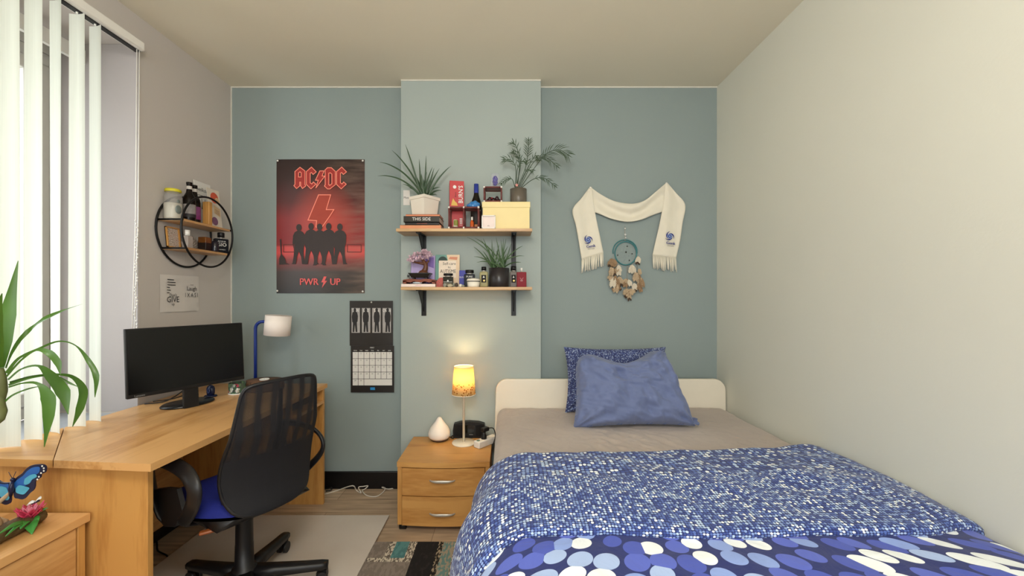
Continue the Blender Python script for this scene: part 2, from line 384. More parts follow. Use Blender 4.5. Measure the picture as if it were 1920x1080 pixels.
for k, d in enumerate(slat_d):
    b = B(); ang = R([-13, -3, -15, 0, 6, -6][k % 6]); hw = .0355
    ux, uy = cos(ang), sin(ang)
    z1_, z0_ = 2.535, .762
    def fn(u, v, d=d, ux=ux, uy=uy, k=k):
        t = (u - .5) * 2 * hw; z = z1_ + (z0_ - z1_) * v
        c = .006 * (1 - (2 * u - 1) ** 2); tw = .012 * v * sin(k * 2.1)
        return Vector((BX - .008 + t * ux + c * uy * -1, D(d) + t * uy + c * ux + tw * (u - .5), z))
    b.grid(fn, 4, 14)
    s = b.build('slat', m_slat, bl)
    b = B(); b.tube([(BX - .008, D(d), 2.533), (BX - .008, D(d), 2.545)], .004, 6); b.build('carrier', m_white, s)
b = B()
for q in (0, .014):
    b.tube([(BX + .01, D(2.0) + q, 2.54), (BX + .004, D(2.0) + q, 1.7), (BX - .02, D(2.0) + q * .8, .92)], .0022, 6)
for k in range(34): b.ball((BX + .004 + .006 * (k / 34), D(2.0) + .007 * sin(k * .9), 1.15 + .0165 * k), .004, u=6, v=5)
b.build('cord', m_white, bl)

# ================================================================== desk
TZ = .76
dk = thing('corner_desk', 'beech veneer corner desk along the left wall under the window', 'desk', (-1.55, D(2.0), 0))
def slab(pts, z0, z1): return [Vector((x, y, z0)) for x, y in pts], (0, 0, z1 - z0)
yn, yf = D(1.355), D(2.612)
b = B()
b.prism(*slab([(-1.19, yn), (-1.155, yf), (WX0 + .004, yf), (WX0 + .004, D(1.737)), (-1.549, D(1.386))], TZ - .026, TZ)); b.build('tabletop', beech_y, dk)
b = B(); b.prism(*slab([(-1.553, D(1.3865)), (WX0 + .004, D(1.732)), (WX0 + .004, D(1.408)), ], TZ - .026, TZ)); b.build('corner_top', beech_x, dk, label='triangular corner board of the desk')
b = B(); b.box(WX0 + .02, -1.25, D(1.412), D(1.434), 0, TZ - .026, bevel=.001); b.build('end_panel', beech_z, dk)
b = B(); b.box(WX0 + .05, -1.165, D(2.572), D(2.594), 0, TZ - .026, bevel=.001); b.build('end_panel', beech_z, dk)
b = B(); b.box(-1.80, -1.782, D(1.435), D(2.571), .13, TZ - .027); b.build('modesty_panel', beech_y, dk)
b = B(); b.box(-1.78, -1.158, D(2.25), D(2.571), .645, .663); b.build('shelf', beech_y, dk)
b = B(); b.box(-1.78, -1.19, D(2.23), D(2.249), .20, TZ - .027); b.build('divider_panel', beech_z, dk)
b = B(); b.box(-1.6, -1.22, D(2.30), D(2.54), .664, .70, bevel=.006); tag(b.build('router', m_black), 'flat black device on the desk shelf behind the office chair', 'device')

# ---- drawer cabinet, bottom left
cb = thing('drawer_cabinet', 'low beech drawer cabinet in front of the desk at lower left', 'cabinet', (-1.66, D(1.0), 0))
CX, CZ = -1.435, .575
b = B(); b.box(WX0 + .02, CX, D(.45), D(1.398), CZ - .028, CZ, bevel=.002); b.build('top', beech_y, cb)
b = B(); b.box(WX0 + .03, CX - .008, D(1.365), D(1.388), 0, CZ - .028, bevel=.001); b.build('side_panel', beech_z, cb)
b = B(); b.box(WX0 + .03, CX - .008, D(.46), D(.482), 0, CZ - .028, bevel=.001); b.build('side_panel', beech_z, cb)
b = B(); b.box(WX0 + .03, CX - .05, D(.483), D(1.364), .03, CZ - .03); b.build('carcass', beech_y, cb)
for za, zb in ((.315, CZ - .034), (.04, .310)):
    b = B(); b.box(CX - .03, CX - .010, D(.486), D(1.361), za, zb, bevel=.002); d_ = b.build('drawer_front', beech_y, cb)
    b = B(); zz = (za + zb) / 2; b.tube([(CX - .012, D(.86), zz), (CX + .014, D(.88), zz), (CX + .016, D(.93), zz), (CX + .014, D(.98), zz), (CX - .012, D(1.0), zz)], .005); b.build('handle', m_chrome, d_)

# ================================================================== monitor
mo = thing('monitor', 'large black computer monitor standing on the beech desk', 'monitor', (-1.66, D(2.11), TZ))
# screen corners: left edge nearer to the window wall, turned toward the chair
A, C_ = P(228, 620, D(1.82)), P(450, 603, D(2.28))
A2, C2 = P(244, 752, D(1.82)), P(463, 708, D(2.28))
zt, zb_ = (A.z + C_.z) / 2, (A2.z + C2.z) / 2
pl, pr = Vector((A.x * .5 + A2.x * .5, D(1.82), 0)), Vector((C_.x * .5 + C2.x * .5, D(2.28), 0))
U = (pr - pl).normalized(); wS = (pr - pl).length; Nn = Vector((U.y, -U.x, 0)); Vv = (Z1 - Nn * .07).normalized()
hS = (zt - zb_); mid = (pl + pr) / 2
Mx = Matrix((( U.x, -Nn.x, Vv.x, mid.x), (U.y, -Nn.y, Vv.y, mid.y), (U.z, -Nn.z, Vv.z, (zt + zb_) / 2), (0, 0, 0, 1)))
b = B(); b.box(-wS / 2, wS / 2, 0, .018, -hS / 2, hS / 2, bevel=.003, mat=Mx); b.box(-wS * .3, wS * .3, .018, .045, -hS * .35, hS * .3, bevel=.01, mat=Mx)
case = b.build('casing', m_black, mo)
b = B(); b.box(-wS / 2 + .006, wS / 2 - .006, -.0012, .0, -hS / 2 + .018, hS / 2 - .006, mat=Mx)
b.build('screen', M('black_screen', '#060606', .22, var=.2, scale=3), mo)
b = B(); b.text('Lenovo', .013, Mx @ Vector((-wS / 2 + .045, -.0016, -hS / 2 + .009)), U, Vv, align='CENTER'); b.build('logo', M('grey_ink', '#8d8d8d'), case)
bc = P(353, 757, D(2.11)); bc.z = TZ
b = B(); b.box(-.034, .034, .012, .028, -hS / 2 - .10, -hS / 2 + .12, bevel=.004, mat=Mx); b.build('neck', m_black, mo)
b = B(); b.lathe([(.118, .0008), (.12, .006), (.112, .013), (.05, .017), (0.001, .018)], (bc.x, bc.y, TZ), 40, axis=Matrix.Rotation(math.atan2(U.y, U.x), 3, 'Z'), sy=.72); b.build('base', M('glossy_black', '#101013', .25, var=.2), mo)
# cables behind the monitor
b = B()
for dz, e in ((0, 0), (.02, .05)):
    b.tube(smooth_path([Vector((bc.x - .01, bc.y + .10, TZ + .10)), Vector((bc.x - .08, bc.y + .09 + e, TZ + .06 - dz)), Vector((bc.x - .13, bc.y + .02 + e, TZ + .012)), Vector((WX0 + .03, bc.y - .02 + e, TZ + .006))], 5), .003, 6)
tag(b.build('cable', m_black), 'black monitor cables drooping onto the desk behind the monitor', 'cable')
# small dark blue gadget next to the monitor base
gd = P(395, 745, D(2.27)); gd.z = TZ
g_ = thing('desk_gadget', 'small dark blue rounded upright gadget on the desk beside the monitor foot', 'gadget', gd)
m_dblue = M('dark_blue_plastic', '#131b3a', .25, var=.2)
b = B(); b.lathe([(.0, 0), (.026, .0), (.028, .004), (.024, .009), (.0, .011)], gd, 24, sx=1.2); b.build('foot', m_dblue, g_)
b = B(); b.lathe([(.018, .008), (.022, .02), (.022, .045), (.017, .058), (.008, .064), (0, .066)], gd, 22, sy=.7); b.build('body', m_dblue, g_)
b = B(); c = gd + Vector((0, -.017, .036)); b.tube([c + Vector((.006 * cos(a), 0, .012 * sin(a))) for a in [2 * pi * k / 16 for k in range(16)]], .002, 6, closed=True); b.build('ring', M('pale_blue_plastic', '#3c4a7c', .3), g_)
# jar behind the monitor
jr = P(445, 738, D(2.345)); jr.z = TZ
j_ = thing('pencil_jar', 'round jar printed with green leaves and a red flower beside the log holder', 'jar', jr)
def leafprint():
    m, n, N, L, b = nt('leaf_print'); tc = N.new('ShaderNodeTexCoord'); v = N.new('ShaderNodeTexVoronoi'); v.inputs['Scale'].default_value = 75; L.new(tc.outputs['Object'], v.inputs['Vector'])
    sp = N.new('ShaderNodeSeparateColor'); L.new(v.outputs['Color'], sp.inputs[0])
    r = ramp(N, [(0, '#3a5640'), (.3, '#5b7552'), (.5, '#39423a'), (.70, '#a8a592'), (.82, '#b84a5a'), (.88, '#4b5644')], 'CONSTANT'); L.new(sp.outputs[0], r.inputs[0]); L.new(r.outputs[0], b.inputs['Base Color']); b.inputs['Roughness'].default_value = .2; return m
b = B(); b.lathe([(.043, .006), (.044, .062), (.040, .062), (.038, .010), (0, .009)], jr, 30, cap0=False); b.build('body', leafprint(), j_)
b = B(); b.lathe([(.0, 0), (.044, 0), (.045, .006), (0, .0062)], jr, 30); b.build('base_rim', m_white, j_)
# log tealight holder
lg = P(496, 735, D(2.44)); lg.z = TZ
l_ = thing('log_candle_holder', 'round slice of log with bark used as candle holder on the desk', 'candle holder', lg)
def bark():
    m, n, N, L, b = nt('log_bark'); tc = N.new('ShaderNodeTexCoord'); mp = N.new('ShaderNodeMapping'); mp.inputs['Scale'].default_value = (1, 1, .15); L.new(tc.outputs['Object'], mp.inputs[0])
    nz = N.new('ShaderNodeTexNoise'); nz.inputs['Scale'].default_value = 60; nz.inputs['Detail'].default_value = 5; L.new(mp.outputs[0], nz.inputs['Vector'])
    r = ramp(N, [(.3, '#3a261a'), (.55, '#6b4a30'), (.75, '#94714c')]); L.new(nz.outputs['Fac'], r.inputs[0]); L.new(r.outputs[0], b.inputs['Base Color']); b.inputs['Roughness'].default_value = .9
    bp = N.new('ShaderNodeBump'); bp.inputs['Strength'].default_value = .8; bp.inputs['Distance'].default_value = .004; L.new(nz.outputs['Fac'], bp.inputs['Height']); L.new(bp.outputs[0], b.inputs['Normal']); return m
b = B(); rings = []
for r_, z in ((.106, 0), (.109, .01), (.107, .05), (.104, .058)):
    rings.append([b.bm.verts.new(lg + Vector(((r_ + .005 * nz3((cos(a) * 3, sin(a) * 3, z * 8), 1.5)) * cos(a), r_ * .82 * sin(a) * (1 + .05 * sin(3 * a)), z))) for a in [2 * pi * k / 40 for k in range(40)]])
b.skin(rings); b.build('bark', bark(), l_)
b = B(); b.lathe([(.10, .058), (.10, .0605), (0, .061)], lg, 36, sy=.82, cap0=False); b.build('cut_face', wood('cut_log', '#6f4e35', '#543827', 'x', .8), l_)
tl = lg + Vector((.005, -.01, .0612))
t_ = thing('tealight', 'white tealight sitting on the log slice', 'candle', tl)
b = B(); b.lathe([(.026, 0), (.027, .006), (.025, .006), (.024, .004), (0, .004)], tl, 24); b.build('cup', m_white, t_)
b = B(); b.cyl(tl + Vector((0, 0, .003)), tl + Vector((0, 0, .007)), .001, n=6); b.build('wick', m_ink, t_)
# desk lamp
lb = Vector((px(479, D(2.56)), D(2.56), TZ))
dl = thing('desk_lamp', 'blue desk lamp with white cylindrical shade on the far end of the desk', 'lamp', lb)
m_blue = M('blue_lacquer', '#16307f', .35, var=.1)
b = B(); b.lathe([(0, 0), (.06, 0), (.06, .012), (.055, .016), (0, .018)], lb, 32); b.build('base', m_blue, dl)
zt_ = pz(603, D(2.56)); xs = px(521, D(2.56))
b = B(); b.tube([lb + Vector((0, 0, .016))] + [Vector((lb.x, lb.y, z)) for z in (1.0, zt_ - .045)] + [Vector((lb.x + .045 * (1 - cos(a)), lb.y, zt_ - .045 + .045 * sin(a))) for a in [pi / 2 * k / 6 for k in range(1, 7)]] + [Vector((xs - .04, lb.y, zt_))], .0095, 12); b.build('pole', m_blue, dl)
b = B(); sz0, sz1 = pz(628, lb.y), pz(592, lb.y); ax = Matrix.Rotation(R(5), 3, 'Y')
b.lathe([(.072, -.062), (.075, -.062), (.075, .062), (.070, .062), (.070, -.060)], (xs, lb.y, (sz0 + sz1) / 2), 36, axis=ax, cap0=False, cap1=False); b.lathe([(.0, .058), (.071, .058), (.071, .061), (0, .061)], (xs, lb.y, (sz0 + sz1) / 2), 36, axis=ax); b.build('lamp_shade', M('white_shade', '#efe4dc', .6, var=.04), dl)
b = B(); b.ball((xs, lb.y, (sz0 + sz1) / 2 - .01), .028, sz=1.3); b.build('bulb', m_white, dl)

# ================================================================== office chair
HB = Vector((-1.139, D(1.76), .0165)); TH = R(28)
Fd = Vector((-cos(TH), sin(TH), 0)); Rt = Vector((sin(TH), cos(TH), 0))
ch = thing('office_chair', 'black mesh back swivel office chair with blue seat at the desk', 'chair', HB)
def cp(r, f, z): return HB + Rt * r + Fd * f + Z1 * (z - .016)
m_cpl = M('chair_black_plastic', '#131214', .42, var=.2)
m_cpg = M('chair_grey_arm', '#1d1b1c', .38, var=.15)
for k in range(5):
    a = R(18) + k * 2 * pi / 5; d_ = Vector((cos(a), sin(a), 0)); q = Vector((-sin(a), cos(a), 0))
    b = B(); rings = []
    for t, h, wd, z in ((.03, .05, .034, .105), (.12, .04, .028, .098), (.24, .032, .024, .085), (.31, .03, .022, .078), (.335, .022, .02, .076)):
        c = HB + d_ * t + Z1 * z
        rings.append([b.bm.verts.new(c + q * (sx * wd) + Z1 * (sz * h / 2)) for sx, sz in ((-1, -1), (-1, .5), (-.6, 1), (.6, 1), (1, .5), (1, -1))])
    b.skin(rings); leg = b.build('base_arm', m_cpl, ch)
    cc = HB + d_ * .318
    b = B()
    for s in (-1, 1): b.cyl(cc + q * (s * .007) + Z1 * .026 - d_ * .01, cc + q * (s * .022) + Z1 * .026 - d_ * .01, .026, n=20)
    b.cyl(cc + Z1 * .02, cc + Z1 * .07, .006, n=8); b.box(-.014, .014, -.01, .01, .03, .056, mat=Matrix.Translation(cc)); b.build('caster', m_cpl, leg)
b = B(); b.lathe([(.0, .075), (.045, .075), (.05, .09), (.048, .13), (.037, .135), (.035, .23), (.034, .235), (.033, .33), (.034, .335), (.034, .394), (0, .394)], HB, 26); b.build('column', m_cpl, ch)
b = B(); b.box(-.10, .10, -.08, .12, .385, .418, bevel=.012, mat=Matrix.Translation(HB) @ Matrix(((Rt.x, Fd.x, 0, 0), (Rt.y, Fd.y, 0, 0), (0, 0, 1, 0), (0, 0, 0, 1)))); b.build('tilt_mechanism', m_cpl, ch)
b = B(); b.tube([cp(-.06, .06, .425), cp(-.16, -.05, .422), cp(-.185, -.09, .428)], [.006, .006, .006], 8); lv = b.build('lever', m_cpl, ch)
b = B(); b.box(-.012, .012, -.03, .03, -.006, .006, bevel=.005, mat=Matrix.Translation(cp(-.195, -.118, .432)) @ Matrix.Rotation(-1.0, 4, 'Z')); b.build('paddle', M('orange_brown_plastic', '#8a4a22', .4), lv)
# seat
b = B(); SW, SD = .232, .24
def seatpt(u, v, top):
    x, y = 2 * u - 1, 2 * v - 1
    k = (1 - .14 * y * y - (.22 * y * y if y < 0 else 0)) ; m_ = (1 - .12 * x * x)
    z = .515 + .012 * x * x - .03 * max(0, y) ** 3 if top else .43
    e = max(abs(x), abs(y)); z -= (.05 * max(0, (e - .75) / .25) ** 2 if top else 0)
    return cp(x * SW * k, .03 + y * SD * m_, z)
g1 = b.grid(lambda u, v: seatpt(u, v, True), 18, 18)
b.build('seat', M('blue_seat_fabric', '#14217c', .75, var=.15, scale=60, bump=.3, bscale=500), ch, solid=0)
b = B(); b.grid(lambda u, v: seatpt(u, v, True) - Z1 * (.012) if max(abs(2 * u - 1), abs(2 * v - 1)) > .97 else cp((2 * u - 1) * SW * .97, .03 + (2 * v - 1) * SD * .97, .428 + .01 * abs(2 * u - 1)), 14, 14); b.build('seat_pan', m_cpl, ch)
# back frame outline in the back plane: r across, z up; recline by height
BO = -.235
def bk(r, z, off=0):
    rec = .052 * max(0, (z - .55) / .42) + .03 * sin(max(0, min(1, (z - .48) / .3)) * pi) * -1
    cur = .045 * (r / .2) ** 2
    return cp(r, BO - rec + cur - off, z)
half = [(0, .468), (.08, .47), (.142, .490), (.172, .54), (.186, .61), (.187, .68), (.180, .76), (.168, .85), (.160, .91), (.153, .953), (.136, .978), (.08, .988), (0, .990)]
outl = half + [(-r, z) for r, z in reversed(half[1:-1])]
op = smooth_path([Vector((r, z, 0)) for r, z in outl + [outl[0]]], 3)[:-1]
b = B(); b.tube([bk(p.x, p.y) for p in op], .0075, 8, closed=True); b.build('back_frame', m_cpl, ch)
def meshmat():
    m, n, N, L, bs = nt('chair_mesh'); bs.inputs['Base Color'].default_value = lin('#0d0c12'); bs.inputs['Roughness'].default_value = .8
    tc = N.new('ShaderNodeTexCoord'); mp = N.new('ShaderNodeMapping'); mp.inputs['Rotation'].default_value = (0, 0, 0); L.new(tc.outputs['UV'], mp.inputs[0])
    ck = N.new('ShaderNodeTexChecker'); ck.inputs['Scale'].default_value = 420; L.new(mp.outputs[0], ck.inputs[0])
    nz = N.new('ShaderNodeTexNoise'); nz.inputs['Scale'].default_value = 9; L.new(tc.outputs['UV'], nz.inputs['Vector'])
    sep = N.new('ShaderNodeSeparateXYZ'); L.new(tc.outputs['UV'], sep.inputs[0])
    wv = N.new('ShaderNodeTexWave'); wv.inputs['Scale'].default_value = 5.5; wv.inputs['Distortion'].default_value = 1.5; wv.inputs['Detail'].default_value = 1; L.new(tc.outputs['UV'], wv.inputs['Vector'])
    r = N.new('ShaderNodeMapRange'); r.inputs[1].default_value = .2; r.inputs[2].default_value = .9; r.inputs[3].default_value = .70; r.inputs[4].default_value = .99; L.new(wv.outputs['Fac'], r.inputs[0])
    a = N.new('ShaderNodeMath'); a.operation = 'MAXIMUM'
    mu = N.new('ShaderNodeMath'); mu.operation = 'MULTIPLY'; mu.inputs[1].default_value = .97; L.new(ck.outputs['Fac'], mu.inputs[0])
    L.new(mu.outputs[0], a.inputs[0]); L.new(r.outputs[0], a.inputs[1])
    lo = N.new('ShaderNodeMapRange'); lo.inputs[1].default_value = .34; lo.inputs[2].default_value = .22; lo.inputs[4].default_value = .97; L.new(sep.outputs[1], lo.inputs[0])
    a3 = N.new('ShaderNodeMath'); a3.operation = 'MAXIMUM'; L.new(a.outputs[0], a3.inputs[0]); L.new(lo.outputs[0], a3.inputs[1]); L.new(a3.outputs[0], bs.inputs['Alpha']); return m
b = B(); zs = [(z, r) for r, z in half]
def hw(z):
    for (z0, r0), (z1, r1) in zip(zs, zs[1:]):
        if z <= z1: return r0 + (r1 - r0) * (z - z0) / (z1 - z0 + 1e-9)
    return .001
def mf(u, v):
    z = .470 + .518 * v; return bk((2 * u - 1) * max(hw(z), .002), z, .0072)
b.grid(mf, 20, 40, uv=lambda u, v: ((2 * u - 1) * hw(.470 + .518 * v) + .3, .508 * v)); b.build('back_mesh', meshmat(), ch)
b = B(); b.tube([bk(0, .95, -.03), bk(0, .8, -.02), bk(0, .6, -.02), cp(0, -.20, .46), cp(0, -.10, .425)], [.012, .018, .022, .024, .022], 10, flat=.5)
b.tube([bk(-.18, .66, -.015), bk(0, .66, -.035), bk(.18, .66, -.015)], .014, 8, flat=.6); b.build('back_support', m_cpl, ch)
b = B(); b.grid(lambda u, v: bk((u - .5) * .34, .53 + .15 * v, -.03) + Fd * (.02 * (1 - (2 * v - 1) ** 2)), 10, 8); b.build('lumbar_pad', M('dark_blue_pad', '#12163a', .8, var=.2), ch, solid=.015)
for s in (-1, 1):
    b = B(); pth = smooth_path([cp(s * .18, .06, .43), cp(s * .245, .10, .445), cp(s * .262, .135, .53), cp(s * .265, .165, .63), cp(s * .265, .14, .675), cp(s * .265, .06, .69), cp(s * .265, -.04, .69), cp(s * .265, -.12, .675), cp(s * .265, -.165, .635), cp(s * .262, -.155, .58), cp(s * .25, -.09, .51), cp(s * .235, -.02, .455), cp(s * .18, .0, .43)], 4)
    b.tube(pth, .0095, 10, flat=2.7)
    b.prism([cp(s * .262, f, z) for f, z in ((.128, .46), (.14, .56), (.05, .585), (-.035, .60), (-.075, .53), (-.02, .455), (.06, .435))], Rt * (-s * .016)); b.build('armrest', m_cpg if s < 0 else m_cpl, ch)
# ================================================================== floor things
def rug_mat(name, c1, c2, sc=60, thr=.5):
    m, n, N, L, b = nt(name); tc = N.new('ShaderNodeTexCoord'); nz = N.new('ShaderNodeTexNoise'); nz.inputs['Scale'].default_value = sc; nz.inputs['Detail'].default_value = 4
    mp = N.new('ShaderNodeMapping'); mp.inputs['Scale'].default_value = (1.8, .7, 1); L.new(tc.outputs['Object'], mp.inputs[0]); L.new(mp.outputs[0], nz.inputs['Vector'])
    r = ramp(N, [(thr - .03, c1), (thr + .03, c2)]); L.new(nz.outputs['Fac'], r.inputs[0]); L.new(r.outputs[0], b.inputs['Base Color']); b.inputs['Roughness'].default_value = .95
    bp = N.new('ShaderNodeBump'); bp.inputs['Strength'].default_value = .5; bp.inputs['Distance'].default_value = .004; n2 = N.new('ShaderNodeTexNoise'); n2.inputs['Scale'].default_value = 300; L.new(tc.outputs['Object'], n2.inputs['Vector']); L.new(n2.outputs['Fac'], bp.inputs['Height']); L.new(bp.outputs[0], b.inputs['Normal']); return m
rm = [rug_mat('rug_taupe', '#7d7268', '#8b8076', 40), rug_mat('rug_teal', '#5a8d8d', '#4b7c7e', 40), rug_mat('rug_black', '#141213', '#241f20', 50, .6), rug_mat('rug_beige', '#a89880', '#c4b6a0', 40),
      rug_mat('rug_speckle_light', '#6a5f56', '#d3c9b6', 70), rug_mat('rug_speckle_dark', '#16130f', '#a8977f', 70, .52), rug_mat('rug_teal_speckle', '#6b8d88', '#a79a86', 55)]
b = B(); ry1, rz = D(2.165), .0105
rx0, rx1 = -.98, .55
cols = [(-.98, -.80, 0), (-.80, -.70, 4), (-.70, -.62, 0), (-.62, -.585, 4), (-.585, -.515, 1), (-.515, -.475, 4)]
b.box(rx0, rx1, D(.85), ry1, .001, .010, 3, bevel=.003)
def rr(x0, x1, d0, d1, mi):
    b.face([(x0, D(d0), rz + .0003 * 1), (x1, D(d0), rz + .0003), (x1, D(d1), rz + .0003), (x0, D(d1), rz + .0003)], mi)
for x0, x1, mi in cols: rr(x0, x1, 2.03, 2.165, mi)
rr(-.98, -.475, 2.0, 2.03, 4); rr(-.98, -.475, 1.87, 2.0, 0); rr(-.98, -.45, 1.72, 1.87, 4); rr(-.98, -.45, .86, 1.72, 0)
rr(-.475, -.36, 1.75, 2.165, 2); rr(-.475, -.36, .86, 1.75, 2); rr(-.36, -.335, 1.8, 2.165, 5); rr(-.335, -.275, 1.7, 2.165, 6); rr(-.275, -.235, 1.7, 2.165, 4); rr(-.235, -.08, 2.03, 2.165, 5)
rr(-.235, -.17, 1.94, 2.03, 1); rr(-.17, .2, 1.94, 2.03, 3); rr(-.235, .2, 1.7, 1.94, 0)
tag(b.build('rug', rm, loc=(-.2, D(1.5), 0)), 'patchwork rug in black teal and beige blocks beside the bed', 'rug')
def matm():
    m, n, N, L, b = nt('translucent_mat'); tc = N.new('ShaderNodeTexCoord'); nz = N.new('ShaderNodeTexNoise'); nz.inputs['Scale'].default_value = 2.2; nz.inputs['Detail'].default_value = 5; L.new(tc.outputs['Object'], nz.inputs['Vector'])
    r = ramp(N, [(.35, '#d2c6ba'), (.7, '#e0d6ca')]); L.new(nz.outputs['Fac'], r.inputs[0]); L.new(r.outputs[0], b.inputs['Base Color']); b.inputs['Roughness'].default_value = .32; b.inputs['Alpha'].default_value = .92; return m
b = B(); b.box(-1.70, -.70, D(1.44), D(2.42), .0125, .0155, bevel=.0012); tag(b.build('chair_mat', matm()), 'frosted plastic chair mat on the floor under the office chair', 'mat')
def floor_pt(x, y, z=.006):
    d = F * (CAMZ - z) / (y - 556); return Vector((px(x, D(d)), D(d), z))
b = B(); pts = [floor_pt(608, 927), floor_pt(634, 919), Vector((px(661, D(2.70)), D(2.70), .06)), floor_pt(668, 919), floor_pt(677, 924), floor_pt(672, 914, .02), floor_pt(681, 912, .025), floor_pt(690, 911, .03), floor_pt(684, 917, .012), floor_pt(679, 920, .01), floor_pt(688, 929), floor_pt(705, 931), floor_pt(718, 923), floor_pt(722, 915, .02), Vector((px(716, D(2.72)), D(2.72), .04)), floor_pt(728, 917), floor_pt(744, 914)]
b.tube(smooth_path(pts, 4), .0036, 6); tag(b.build('extension_lead', M('extension_lead', '#d8d1c4', .5)), 'white power cord looping along the skirting between desk and nightstand', 'cord')
b = B(); b.tube(smooth_path([Vector((-1.74, D(1.60), .13)), Vector((-1.62, D(1.52), .06)), floor_pt(283, 1020), floor_pt(296, 1033), floor_pt(314, 1043), floor_pt(312, 1058), floor_pt(290, 1074), floor_pt(262, 1090)], 5), .004, 6)
b.tube(smooth_path([Vector((-1.76, D(1.75), .16)), Vector((-1.66, D(1.75), .10)), Vector((-1.60, D(1.70), .05)), Vector((-1.68, D(1.62), .08)), Vector((-1.76, D(1.58), .14))], 5), .004, 6)
tag(b.build('black_cable', m_black), 'black cables tangled on the floor under the desk', 'cable')
b = B(); b.tube(smooth_path([floor_pt(609, 917), floor_pt(616, 916, .02), floor_pt(622, 914, .022), floor_pt(621, 919), floor_pt(611, 921)], 4), .004, 6)
tag(b.build('plug_cable', m_black), 'short black cable end on the floor by the far desk panel', 'cable')

# ================================================================== nightstand
NX0, NX1, NY0, NY1 = -.617, -.095, D(2.275), D(2.69)
ns = thing('nightstand', 'beech nightstand with two drawers between the wall and the bed', 'nightstand', ((NX0 + NX1) / 2, (NY0 + NY1) / 2, 0))
ZT = .39
def frontcurve(y): return [Vector((NX0 + (NX1 - NX0) * t, y - .018 * sin(pi * t), 0)) for t in [k / 12 for k in range(13)]]
b = B(); fc = frontcurve(NY0 + .004)
b.prism([p + Z1 * (ZT - .028) for p in fc] + [Vector((NX1, NY1, ZT - .028)), Vector((NX0, NY1, ZT - .028))], (0, 0, .028)); b.build('top', beech_x, ns)
for x0 in (NX0 + .002, NX1 - .026):
    b = B(); b.box(x0, x0 + .024, NY0 + .008, NY1, .035, ZT - .0285, bevel=.001); b.build('side_panel', beech_z, ns)
b = B(); b.box(NX0 + .027, NX1 - .027, NY0 + .03, NY1 - .005, .04, ZT - .03); b.build('carcass', beech_x, ns)
for za, zb in ((.205, ZT - .033), (.036, .200)):
    x0, x1 = NX0 + .029, NX1 - .029
    b = B(); fr = [Vector((x0 + (x1 - x0) * t, NY0 + .004 - .018 * sin(pi * (x0 + (x1 - x0) * t - NX0) / (NX1 - NX0)), za)) for t in [k / 12 for k in range(13)]]
    b.prism(fr + [Vector((x1, NY0 + .029, za)), Vector((x0, NY0 + .029, za))], (0, 0, zb - za)); dr = b.build('drawer_front', beech_x, ns)
    xc = (830 - 950) / 334; yc = NY0 - .014; zc = za + .088 if za > .1 else .108
    b = B(); rings = []
    for t in [k / 14 for k in range(15)]:
        u = 2 * t - 1; xx = xc + u * .072; hh = .0035 + .0055 * (1 - u * u); yy = yc - .020 * (1 - u ** 4) + .002
        rings.append(b.ring(Vector((xx, yy, zc)), Y1, Z1, .004, hh, 8))
    b.skin(rings); b.cyl((xc - .066, yc - .004, zc), (xc - .066, yc + .02, zc), .004, n=8); b.cyl((xc + .066, yc - .004, zc), (xc + .066, yc + .02, zc), .004, n=8)
    b.build('handle', m_chrome, dr)
for x in (NX0 + .028, NX1 - .028):
    for y in (NY0 + .032, NY1 - .05):
        b = B(); b.cyl((x - .018, y, .021), (x + .018, y, .021), .021, n=18); b.box(x - .006, x + .006, y - .01, y + .01, .02, .04); b.build('caster', m_black, ns)
# table lamp
lp = Vector((-.272, D(2.57), ZT))
tlp = thing('table_lamp', 'lit table lamp with yellow patterned shade on the nightstand', 'lamp', lp)
m_lw = M('white_lacquer', '#efe6d2', .35, var=.03)
b = B(); b.lathe([(0, 0), (.073, 0), (.075, .004), (.073, .009), (.01, .011), (0, .011)], lp, 40); b.build('base', m_lw, tlp)
b = B(); b.lathe([(.0075, .009), (.0075, .315), (.018, .318), (.018, .34), (0, .34)], lp, 16); b.build('stem', m_lw, tlp)
def shade_mat():
    m, n, N, L, bs = nt('lit_lampshade'); N.remove(bs)
    tc = N.new('ShaderNodeTexCoord'); sp = N.new('ShaderNodeSeparateXYZ'); L.new(tc.outputs['Object'], sp.inputs[0])
    vo = N.new('ShaderNodeTexVoronoi'); vo.inputs['Scale'].default_value = 75; L.new(tc.outputs['Object'], vo.inputs['Vector'])
    dots = N.new('ShaderNodeMath'); dots.operation = 'LESS_THAN'; dots.inputs[1].default_value = .33; L.new(vo.outputs['Distance'], dots.inputs[0])
    low = N.new('ShaderNodeMath'); low.operation = 'LESS_THAN'; low.inputs[1].default_value = .385; L.new(sp.outputs[2], low.inputs[0])
    mk = N.new('ShaderNodeMath'); mk.operation = 'MULTIPLY'; L.new(dots.outputs[0], mk.inputs[0]); L.new(low.outputs[0], mk.inputs[1])
    mx = N.new('ShaderNodeMix'); mx.data_type = 'RGBA'; mx.inputs[6].default_value = lin('#ecd49c'); mx.inputs[7].default_value = lin('#a86a20'); L.new(mk.outputs[0], mx.inputs[0])
    d = N.new('ShaderNodeBsdfDiffuse'); t = N.new('ShaderNodeBsdfTranslucent'); s = N.new('ShaderNodeMixShader'); s.inputs[0].default_value = .45
    L.new(mx.outputs[2], d.inputs[0]); L.new(mx.outputs[2], t.inputs[0]); L.new(d.outputs[0], s.inputs[1]); L.new(t.outputs[0], s.inputs[2]); L.new(s.outputs[0], N['Material Output'].inputs[0]); return m
b = B(); b.lathe([(.074, .312), (.060, .488)], lp, 44, cap0=False, cap1=False); sh = b.build('lamp_shade', shade_mat(), tlp, solid=.0012)
